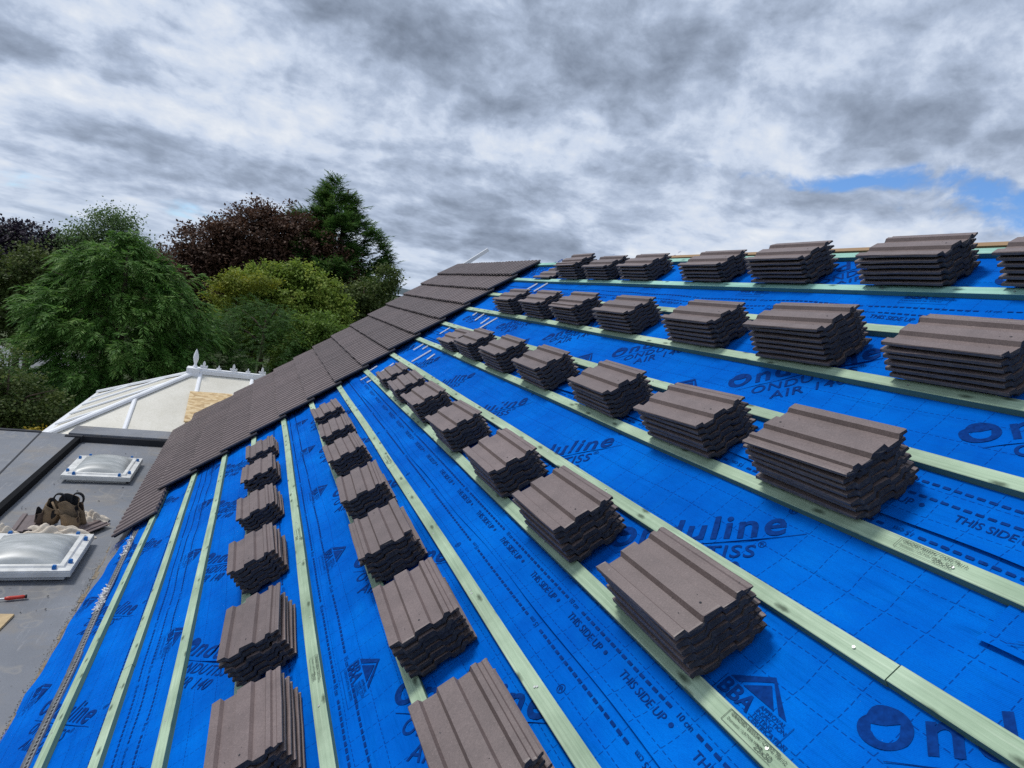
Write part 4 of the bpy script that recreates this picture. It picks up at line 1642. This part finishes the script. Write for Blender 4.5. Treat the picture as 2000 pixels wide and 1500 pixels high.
def fleur(x, sc):
    mb_ = MB()
    z0 = 0.595
    half = [(0.008, 0.0), (0.010, 0.02), (0.035, 0.012), (0.052, 0.024), (0.056, 0.042), (0.044, 0.056), (0.030, 0.045), (0.016, 0.050), (0.022, 0.075), (0.014, 0.105), (0.0, 0.125)]
    pts = [(a * sc, b * sc) for a, b in half] + [(-a * sc, b * sc) for a, b in half[-2::-1]]
    k_ = len(pts)
    V_ = [(x + a, 11.985, z0 + b) for a, b in pts] + [(x + a, 12.015, z0 + b) for a, b in pts]
    mb_.mesh(V_, [tuple(range(k_)), tuple(range(2 * k_ - 1, k_ - 1, -1))] + [(i, (i + 1) % k_, k_ + (i + 1) % k_, k_ + i) for i in range(k_)])
    cbuild(mb_, 'cresting', M['white'])


x = -0.10
i = 0
while x < 2.1:
    fleur(x, 1.1 if i % 2 == 0 else 0.7)
    x += 0.24
    i += 1
mb = MB()
mb.box((-1.93, 10.5, -3.0), (2.2, 13.7, -1.9))
cbuild(mb, 'dwarf_wall', M['render'])
mb = MB()
for y in (10.5, 11.3, 12.1, 12.9, 13.7):
    mb.box((-1.96, y - .03, -1.9), (-1.90, y + .03, -0.46))
for x in (-1.1, -0.3, 0.5, 1.3):
    mb.box((x - .03, 13.67, -1.9), (x + .03, 13.73, -0.46))
cbuild(mb, 'window_frame', M['white'])
m_, t_, b_ = mat('dark_window_glass')
b_.inputs['Base Color'].default_value = (0.02, 0.025, 0.03, 1)
b_.inputs['Roughness'].default_value = 0.08
M['glass'] = m_
mb = MB()
mb.box((-1.93, 10.52, -1.9), (-1.925, 13.68, -0.46))
mb.box((-1.92, 13.69, -1.9), (2.2, 13.695, -0.46))
cbuild(mb, 'window_pane', M['glass'])

mb = MB()
sl = (AP.z - FL.z) / (AP.y - FL.y)
on = lambda x, y, dz=0.0: Vector((x, y, -0.35 + (y - 10.24) * sl + dz))
q = [on(-0.22, 10.70, .05), on(0.45, 10.70, .05), on(0.42, 11.44, .05), on(-0.23, 11.42, .05)]
slab(mb, q, 0.018)
tag(mb.build('strand_board', M['osb']), 'orange strand board patch lying on the conservatory roof', 'board')

# ------------------------------------------------------------------ trees and shrubs
rng = np.random.default_rng(4)


def leaf_mesh(name, pos, axis, normal, ln, wd, mat_, parent=None, fold=0.0):
    """many small pointed leaves: each is one four-sided face"""
    n = len(pos)
    axis = axis / (np.linalg.norm(axis, axis=1, keepdims=True) + 1e-9)
    side = np.cross(axis, normal)
    side = side / (np.linalg.norm(side, axis=1, keepdims=True) + 1e-9)
    ln = np.asarray(ln).reshape(-1, 1) * np.ones((n, 1))
    wd = np.asarray(wd).reshape(-1, 1) * np.ones((n, 1))
    V = np.empty((n, 4, 3))
    V[:, 0] = pos
    V[:, 1] = pos + axis * ln * 0.45 + side * wd
    V[:, 2] = pos + axis * ln
    V[:, 3] = pos + axis * ln * 0.45 - side * wd
    me = bpy.data.meshes.new(name)
    me.vertices.add(n * 4)
    me.vertices.foreach_set('co', V.reshape(-1))
    me.loops.add(n * 4)
    me.loops.foreach_set('vertex_index', np.arange(n * 4, dtype=np.int32))
    me.polygons.add(n)
    me.polygons.foreach_set('loop_start', np.arange(0, n * 4, 4, dtype=np.int32))
    me.polygons.foreach_set('loop_total', np.full(n, 4, dtype=np.int32))
    me.update(calc_edges=True)
    me.materials.append(mat_)
    o_ = bpy.data.objects.new(name, me)
    return link(o_, parent)


def rand_unit(n):
    v = rng.normal(size=(n, 3))
    return v / np.linalg.norm(v, axis=1, keepdims=True)


def trunk_part(parent, h, r0, limbs, spread, name='trunk'):
    mb_ = MB()
    pts = [(0, 0, 0), (0.04 * h * 0.2, 0, h * 0.3), (-0.02 * h * 0.2, 0.02, h * 0.6), (0, 0, h)]
    mb_.tube(pts, [r0, r0 * 0.8, r0 * 0.55, r0 * 0.12], 9)
    rr_ = random.Random(int(h * 100))
    for i in range(limbs):
        z = h * rr_.uniform(0.25, 0.85)
        a = rr_.uniform(0, 6.28)
        l_ = spread * rr_.uniform(0.5, 0.95)
        e = (math.cos(a) * l_, math.sin(a) * l_, z + l_ * rr_.uniform(0.25, 0.7))
        m__ = (e[0] * .45, e[1] * .45, z + (e[2] - z) * .6)
        mb_.tube([(0, 0, z), m__, e], [r0 * 0.35, r0 * 0.22, r0 * 0.05], 6)
    return mb_.build(name, M['bark'], parent, True)


def broad_tree(name, label, cat, x, y, lobes, mat_, n_leaf, size, clump=0.28, droop=0.0, trunk_h=None, group=None, ragged=0.16):
    """lobes: (dx, dy, z_world, rx, ry, rz) ellipsoids; leaves sit in small clumps in the outer part of each"""
    root = empty(name, (x, y, -3.0))
    tag(root, label, cat, group)
    vol = np.array([l[3] * l[4] + l[3] * l[5] + l[4] * l[5] for l in lobes])
    P, A, Nn = [], [], []
    for l, wv_ in zip(lobes, vol / vol.sum()):
        nl = int(n_leaf * wv_)
        ncl = max(12, nl // 55)
        d = rand_unit(ncl)
        # clumps: mostly near the surface, uneven outline
        rad = 1.0 - np.abs(rng.normal(0, 0.20, ncl)) + rng.normal(0, ragged, ncl) * (rng.random(ncl) < 0.5)
        rad = np.clip(rad, 0.25, 1.28)
        c = d * rad[:, None] * np.array(l[3:6])
        c = c + np.array([l[0], l[1], l[2] + 3.0])
        idx = rng.integers(0, ncl, nl)
        off = rng.normal(0, 1, (nl, 3)) * clump * np.array([1, 1, 0.55])
        off[:, 2] -= droop * np.abs(rng.normal(0, 1, nl)) * clump * 2.0
        p = c[idx] + off
        P.append(p)
        out = d[idx]
        ax = out * 0.7 + rand_unit(nl) * 0.9
        ax[:, 2] -= 0.25 + droop
        A.append(ax)
        Nn.append(out * 0.4 + rand_unit(nl) * 0.6 + np.array([0, 0, 0.9]))
    P, A, Nn = np.vstack(P), np.vstack(A), np.vstack(Nn)
    ln = size * rng.uniform(0.7, 1.4, len(P))
    leaf_mesh('crown', P, A, Nn, ln, ln * 0.36, mat_, root)
    h = (max(l[2] + l[5] for l in lobes) + 3.0) * 0.86
    sp_r = max(l[3] for l in lobes)
    trunk_part(root, trunk_h or h, 0.05 * h ** 0.9 * 0.6, 9, sp_r)
    return root


def conifer(name, label, cat, x, y, outline, mat_, n_frond, fl, blades, droop, blade_w, lift=0.0, group=None, asp=1.0, jitter=0.1, lean=0.0, tufts=0):
    """outline: (z_world, radius) from top down; fronds of narrow blades spread out of the envelope"""
    root = empty(name, (x, y, -3.0))
    tag(root, label, cat, group)
    zs = np.array([o_[0] for o_ in outline])[::-1]
    rs = np.array([o_[1] for o_ in outline])[::-1]
    zz = np.linspace(zs[0], zs[-1], 400)
    rr_ = np.interp(zz, zs, rs)
    wgt = rr_ + 0.12
    zc_ = rng.choice(zz, n_frond, p=wgt / wgt.sum())
    a = rng.uniform(0, 2 * np.pi, n_frond)
    lump = 1 + jitter * np.sin(3 * a + zc_ * 2.1) + jitter * 0.8 * np.sin(7 * a - zc_ * 3.7) + jitter * 0.7 * np.sin(13 * a + zc_ * 6.1)
    rad = np.interp(zc_, zs, rs) * lump
    depth = 1 - np.abs(rng.normal(0, 0.22, n_frond))
    rad = rad * np.clip(depth, 0.2, 1.0)
    d = np.stack([np.cos(a), np.sin(a) * asp, np.zeros(n_frond)], 1)
    base = d * np.maximum(rad - fl * 0.55, 0.0)[:, None]
    base[:, 2] = zc_ + 3.0
    base[:, 0] += lean * (zc_ - zs[0])
    tang = np.stack([-np.sin(a), np.cos(a), np.zeros(n_frond)], 1)
    d3 = d + tang * rng.normal(0, 0.35, (n_frond, 1))
    d3[:, 2] = lift + rng.normal(0, 0.22, n_frond)
    if tufts:
        # fronds gather in tufts that stand proud of the crown, with darker hollows between them
        ti = rng.integers(0, n_frond, tufts)
        own = rng.integers(0, tufts, n_frond)
        push = rng.normal(0.0, 0.16, tufts)
        tc_ = base[ti] + d[ti] * push[:, None] * 1.2
        sel = rng.random(n_frond) < 0.9
        spread = rand_unit(n_frond) * rng.uniform(0.03, 0.29, (n_frond, 1))
        nb = tc_[own] + spread + d[ti][own] * rng.uniform(-0.15, 0.10, (n_frond, 1))
        base = np.where(sel[:, None], nb, base)
        nd = d[ti][own] * 0.8 + spread * 2.6
        nd[:, 2] += lift
        d3 = np.where(sel[:, None], nd, d3)
    d3 /= np.linalg.norm(d3, axis=1, keepdims=True)
    L = fl * rng.uniform(0.65, 1.35, n_frond)
    P, A, Nn, LN, WD = [], [], [], [], []
    up = np.array([0, 0, 1.0])
    side = np.cross(d3, up)
    side /= np.linalg.norm(side, axis=1, keepdims=True) + 1e-9
    for b_i in range(blades):
        t = (b_i + 0.5) / blades
        s = 1 if b_i % 2 else -1
        pos = base + d3 * (L * t)[:, None]
        pos[:, 2] -= droop * L * t * t
        ax = d3 * 0.85 + side * (s * (0.75 if b_i < blades - 1 else 0.0)) + rng.normal(0, 0.16, (n_frond, 3))
        ax[:, 2] -= droop * 1.3 * t + 0.12
        P.append(pos)
        A.append(ax)
        Nn.append(np.tile(up, (n_frond, 1)) + rng.normal(0, 0.35, (n_frond, 3)))
        LN.append(L * (0.55 - 0.28 * t))
        WD.append(L * blade_w * (1 - 0.35 * t))
    leaf_mesh('crown', np.vstack(P), np.vstack(A), np.vstack(Nn), np.concatenate(LN), np.concatenate(WD), mat_, root)
    h = (zs[-1] + 3.0) * 0.97
    trunk_part(root, h, 0.03 * h, 6, rs.max() * 0.7)
    return root


LF = {
    'cypress': make_leaf('cypress_fronds', [(0.0, (0.010, 0.040, 0.008)), (0.5, (0.080, 0.195, 0.030)), (1.0, (0.270, 0.400, 0.115))], 0.6, 0.4),  # wide ramp paints lit tips and shaded gaps into the leaf colour
    'hedge': make_leaf('hedge_fronds', [(0.0, (0.010, 0.036, 0.007)), (0.5, (0.046, 0.118, 0.020)), (1.0, (0.130, 0.230, 0.050))], 0.6, 0.38),
    'golden': make_leaf('golden_leaves', [(0.0, (0.058, 0.115, 0.014)), (0.5, (0.215, 0.305, 0.045)), (1.0, (0.420, 0.440, 0.085))], 0.6, 0.45),
    'copper': make_leaf('copper_leaves', [(0.0, (0.032, 0.017, 0.012)), (0.5, (0.092, 0.048, 0.031)), (1.0, (0.180, 0.098, 0.062))], 0.6, 0.3),
    'spruce': make_leaf('spruce_needles', [(0.0, (0.014, 0.042, 0.009)), (0.5, (0.066, 0.150, 0.030)), (1.0, (0.190, 0.280, 0.075))], 0.6, 0.35),
    'birch': make_leaf('birch_leaves', [(0.0, (0.034, 0.075, 0.020)), (0.5, (0.105, 0.175, 0.058)), (1.0, (0.200, 0.275, 0.125))], 0.6, 0.42),
    'purple': make_leaf('purple_leaves', [(0.0, (0.013, 0.010, 0.018)), (0.5, (0.027, 0.020, 0.035)), (1.0, (0.062, 0.045, 0.062))], 0.55, 0.25),
    'olive': make_leaf('olive_leaves', [(0.0, (0.022, 0.040, 0.010)), (0.5, (0.075, 0.112, 0.026)), (1.0, (0.170, 0.200, 0.060))], 0.6, 0.4),
    'green': make_leaf('green_leaves', [(0.0, (0.038, 0.085, 0.012)), (0.5, (0.135, 0.225, 0.036)), (1.0, (0.270, 0.360, 0.085))], 0.6, 0.45),
    'lime': make_leaf('lime_leaves', [(0.0, (0.08, 0.125, 0.016)), (0.5, (0.22, 0.26, 0.030)), (1.0, (0.42, 0.38, 0.040))], 0.6, 0.4),
    'yellow': make_leaf('yellow_leaves', [(0.0, (0.16, 0.12, 0.01)), (0.6, (0.36, 0.27, 0.02)), (1.0, (0.50, 0.38, 0.04))], 0.6, 0.35),
}

# big feathery cypress left of centre
conifer('cypress_tree', 'big feathery dark green cypress filling the left middle', 'tree', -2.45, 18.0,
        [(2.75, 0.15), (2.35, 0.75), (1.8, 1.40), (1.3, 1.75), (0.7, 2.0), (0.0, 2.2), (-0.8, 2.35), (-1.8, 2.4), (-2.9, 2.1)],
        LF['cypress'], 9000, 0.34, 21, 0.60, 0.048, 0.14, jitter=0.13, tufts=430)
# dark clipped conifer hedge in the middle
conifer('hedge_conifer', 'dense very dark conifer hedge behind the conservatory ridge', 'hedge', 0.9, 20.4,
        [(1.45, 0.5), (1.1, 1.5), (0.4, 2.1), (-0.6, 2.4), (-2.0, 2.5), (-2.95, 2.4)],
        LF['hedge'], 10500, 0.22, 15, 0.30, 0.045, 0.12, jitter=0.07, tufts=900)
conifer('spruce_tree', 'tall pointed green spruce on the right of the tree group', 'tree', 4.15, 33.0,
        [(7.55, 0.20), (7.0, 0.85), (6.2, 1.35), (5.3, 1.85), (4.4, 2.35), (3.4, 2.75), (2.2, 2.9), (0.5, 2.8), (-1.5, 2.3)],
        LF['spruce'], 15000, 0.50, 17, 0.10, 0.045, 0.45, jitter=0.25, lean=-0.06, tufts=420)
broad_tree('copper_beech', 'large dark copper red beech behind the golden tree', 'tree', 0.6, 32.0,
           [(-0.3, 0, 3.9, 1.7, 1.7, 1.75), (0.9, 0, 4.0, 1.7, 1.6, 1.45), (-2.2, 0, 3.2, 1.35, 1.4, 1.25), (2.4, -.3, 3.0, 1.8, 1.6, 1.75), (0, 0, 1.7, 3.5, 2.2, 2.0), (-2.4, 0, 1.6, 1.3, 1.4, 1.6), (3.6, -.5, 1.9, 1.1, 1.2, 1.2)],
           LF['copper'], 95000, 0.13, 0.24, ragged=0.15)
broad_tree('golden_tree', 'yellow green spreading tree before the copper beech', 'tree', 1.3, 24.0,
           [(-0.9, 0, 2.0, 0.75, 0.8, 0.65), (-0.35, 0.1, 2.35, 0.5, 0.6, 0.5), (0.25, 0.1, 2.6, 0.45, 0.6, 0.5), (0.85, 0.1, 2.65, 0.5, 0.6, 0.45), (1.3, 0.2, 2.2, 0.75, 0.8, 0.6), (1.95, 0.1, 1.6, 0.7, 0.8, 0.7), (-1.3, 0, 1.2, 0.7, 0.8, 0.7), (0.4, -.3, 1.6, 1.2, 0.8, 0.8), (0, 0, 0.7, 1.9, 1.3, 1.0), (1.7, 0, 0.5, 1.2, 1.1, 1.0)],
           LF['golden'], 46000, 0.10, 0.125, droop=0.55, ragged=0.34)
broad_tree('golden_shrub', 'bright yellow topped bush at the left of the golden tree', 'bush', -0.05, 22.7,
           [(0, 0, 1.95, 0.55, 0.45, 0.35), (-.3, 0, 1.45, 0.5, 0.5, 0.45), (0.7, 0, 2.1, 0.4, 0.4, 0.3)], LF['lime'], 5200, 0.07, 0.13, ragged=0.35)
broad_tree('leafy_bush', 'mid green leafy bush beside the laid tiles on the right', 'bush', 4.55, 26.0,
           [(0, 0, 1.9, 1.0, 1.0, 1.0), (-.8, 0, 1.3, 0.9, 0.9, 1.0), (.8, .2, 1.55, 0.75, 0.8, 0.75), (0, 0, 0.2, 1.5, 1.0, 1.3), (0.95, 0, 3.35, 0.42, 0.3, 0.16), (0.85, 0, 2.7, 0.35, 0.3, 0.3), (1.1, 0, 2.95, 0.35, 0.3, 0.14)],
           LF['olive'], 24000, 0.10, 0.16, ragged=0.3)
broad_tree('bright_bush', 'bright green bush low against the tiled verge', 'bush', 2.45, 20.0,
           [(0, 0, 0.9, 0.75, 0.7, 0.55), (-.5, -.1, 0.2, 0.7, 0.6, 0.7), (.6, 0, 0.5, 0.8, 0.6, 0.6)], LF['green'], 15000, 0.08, 0.12, ragged=0.3)
broad_tree('birch_tree', 'airy pale green birch rising behind the cypress', 'tree', -4.55, 27.0,
           [(0, 0, 2.9, 0.85, 0.9, 1.0), (-.75, 0, 2.0, 0.95, 0.9, 1.0), (.85, 0, 2.1, 0.9, 0.9, 0.9), (0, 0, 1.0, 1.7, 1.2, 1.3), (1.3, 0, 1.6, .6, .6, .7)],
           LF['birch'], 52000, 0.075, 0.22, droop=0.15, ragged=0.18)
broad_tree('copper_shrub', 'small reddish brown shrub at the right shoulder of the cypress', 'bush', -2.55, 24.0,
           [(0, 0, 2.0, 0.45, 0.5, 0.7), (.2, 0, 1.4, .5, .5, .6)], LF['copper'], 5200, 0.08, 0.13)
broad_tree('purple_tree', 'dark purple leaved tree at the far left edge', 'tree', -7.2, 27.0,
           [(0, 0, 1.9, 1.2, 1.1, 0.85), (-1.3, 0, 1.7, 1.2, 1.0, 0.9), (1.0, 0, 1.6, 0.8, 0.8, 0.8)], LF['purple'], 22000, 0.10, 0.18, ragged=0.28)
broad_tree('olive_tree', 'olive green ivy covered tree below the purple crown at left', 'tree', -6.2, 24.5,
           [(0, 0, 1.0, 0.8, 0.8, 1.1), (-.9, 0, 0.4, 0.9, 0.9, 1.3), (.3, 0, 0, 1.0, .9, 1.2)], LF['olive'], 20000, 0.09, 0.17, ragged=0.25)
broad_tree('dark_shrub', 'dark olive shrub in the lower left beside the flat roof', 'bush', -3.35, 13.6,
           [(0, 0, -0.55, 0.5, 0.6, 0.65), (-.6, 0, -0.3, 0.55, 0.6, 0.75), (0.5, .3, -1.1, 0.7, 0.8, 0.7), (-.2, 0, -1.7, 1.2, 1.0, 1.0)],
           LF['olive'], 22000, 0.06, 0.11, ragged=0.25)
broad_tree('low_hedge', 'dark green shrubs at the foot of the cypress', 'bush', -2.6, 15.4,
           [(0, 0, -1.6, 1.2, 0.7, 0.95), (1.2, 0.2, -1.7, 1.0, 0.7, 0.9), (-1.1, 0.2, -1.3, 0.8, 0.7, 0.8)], LF['hedge'], 22000, 0.06, 0.12)
broad_tree('yellow_shrub', 'small yellow leaved shrub at the corner of the flat roof', 'bush', -2.45, 12.1,
           [(0, 0, -0.78, 0.20, 0.2, 0.25), (.14, 0, -0.95, 0.16, 0.2, 0.22)], LF['yellow'], 900, 0.045, 0.06)
# belt of trees that closes the view behind the garden
broad_tree('far_treeline', 'dark line of distant trees closing the garden behind', 'trees', -1.5, 46.0,
           [(-12, 0, 0.4, 4, 2, 2.2), (-7.5, 1, 0.0, 4, 2, 2.2), (-3, 0, 0.2, 3.6, 2, 1.9), (2, 0, 0.3, 4, 2, 2.2), (7, 1, 0.4, 3.5, 2, 2.1), (-6, 0, -1.5, 10, 2, 2)],
           LF['hedge'], 14000, 0.30, 0.4)['kind'] = 'stuff'

# neighbour's roof seen between the trees
hs = empty('far_house', (-4.3, 47.0, -3.0))
tag(hs, 'distant red roofed house glimpsed between the cypress and copper beech', 'house')
mb = MB()
mb.box((-2.5, 0, 0), (2.5, 5, 3.6))
mb.build('wall', M['render'], hs)
mb = MB()
mb.mesh([(-2.8, -.3, 3.5), (2.8, -.3, 3.5), (2.8, 5.3, 3.5), (-2.8, 5.3, 3.5), (-2.8, 2.5, 5.45), (2.8, 2.5, 5.45)],
        [(0, 1, 5, 4), (2, 3, 4, 5), (0, 4, 3), (1, 2, 5), (3, 2, 1, 0)])
mb.build('roof', M['brick'], hs)
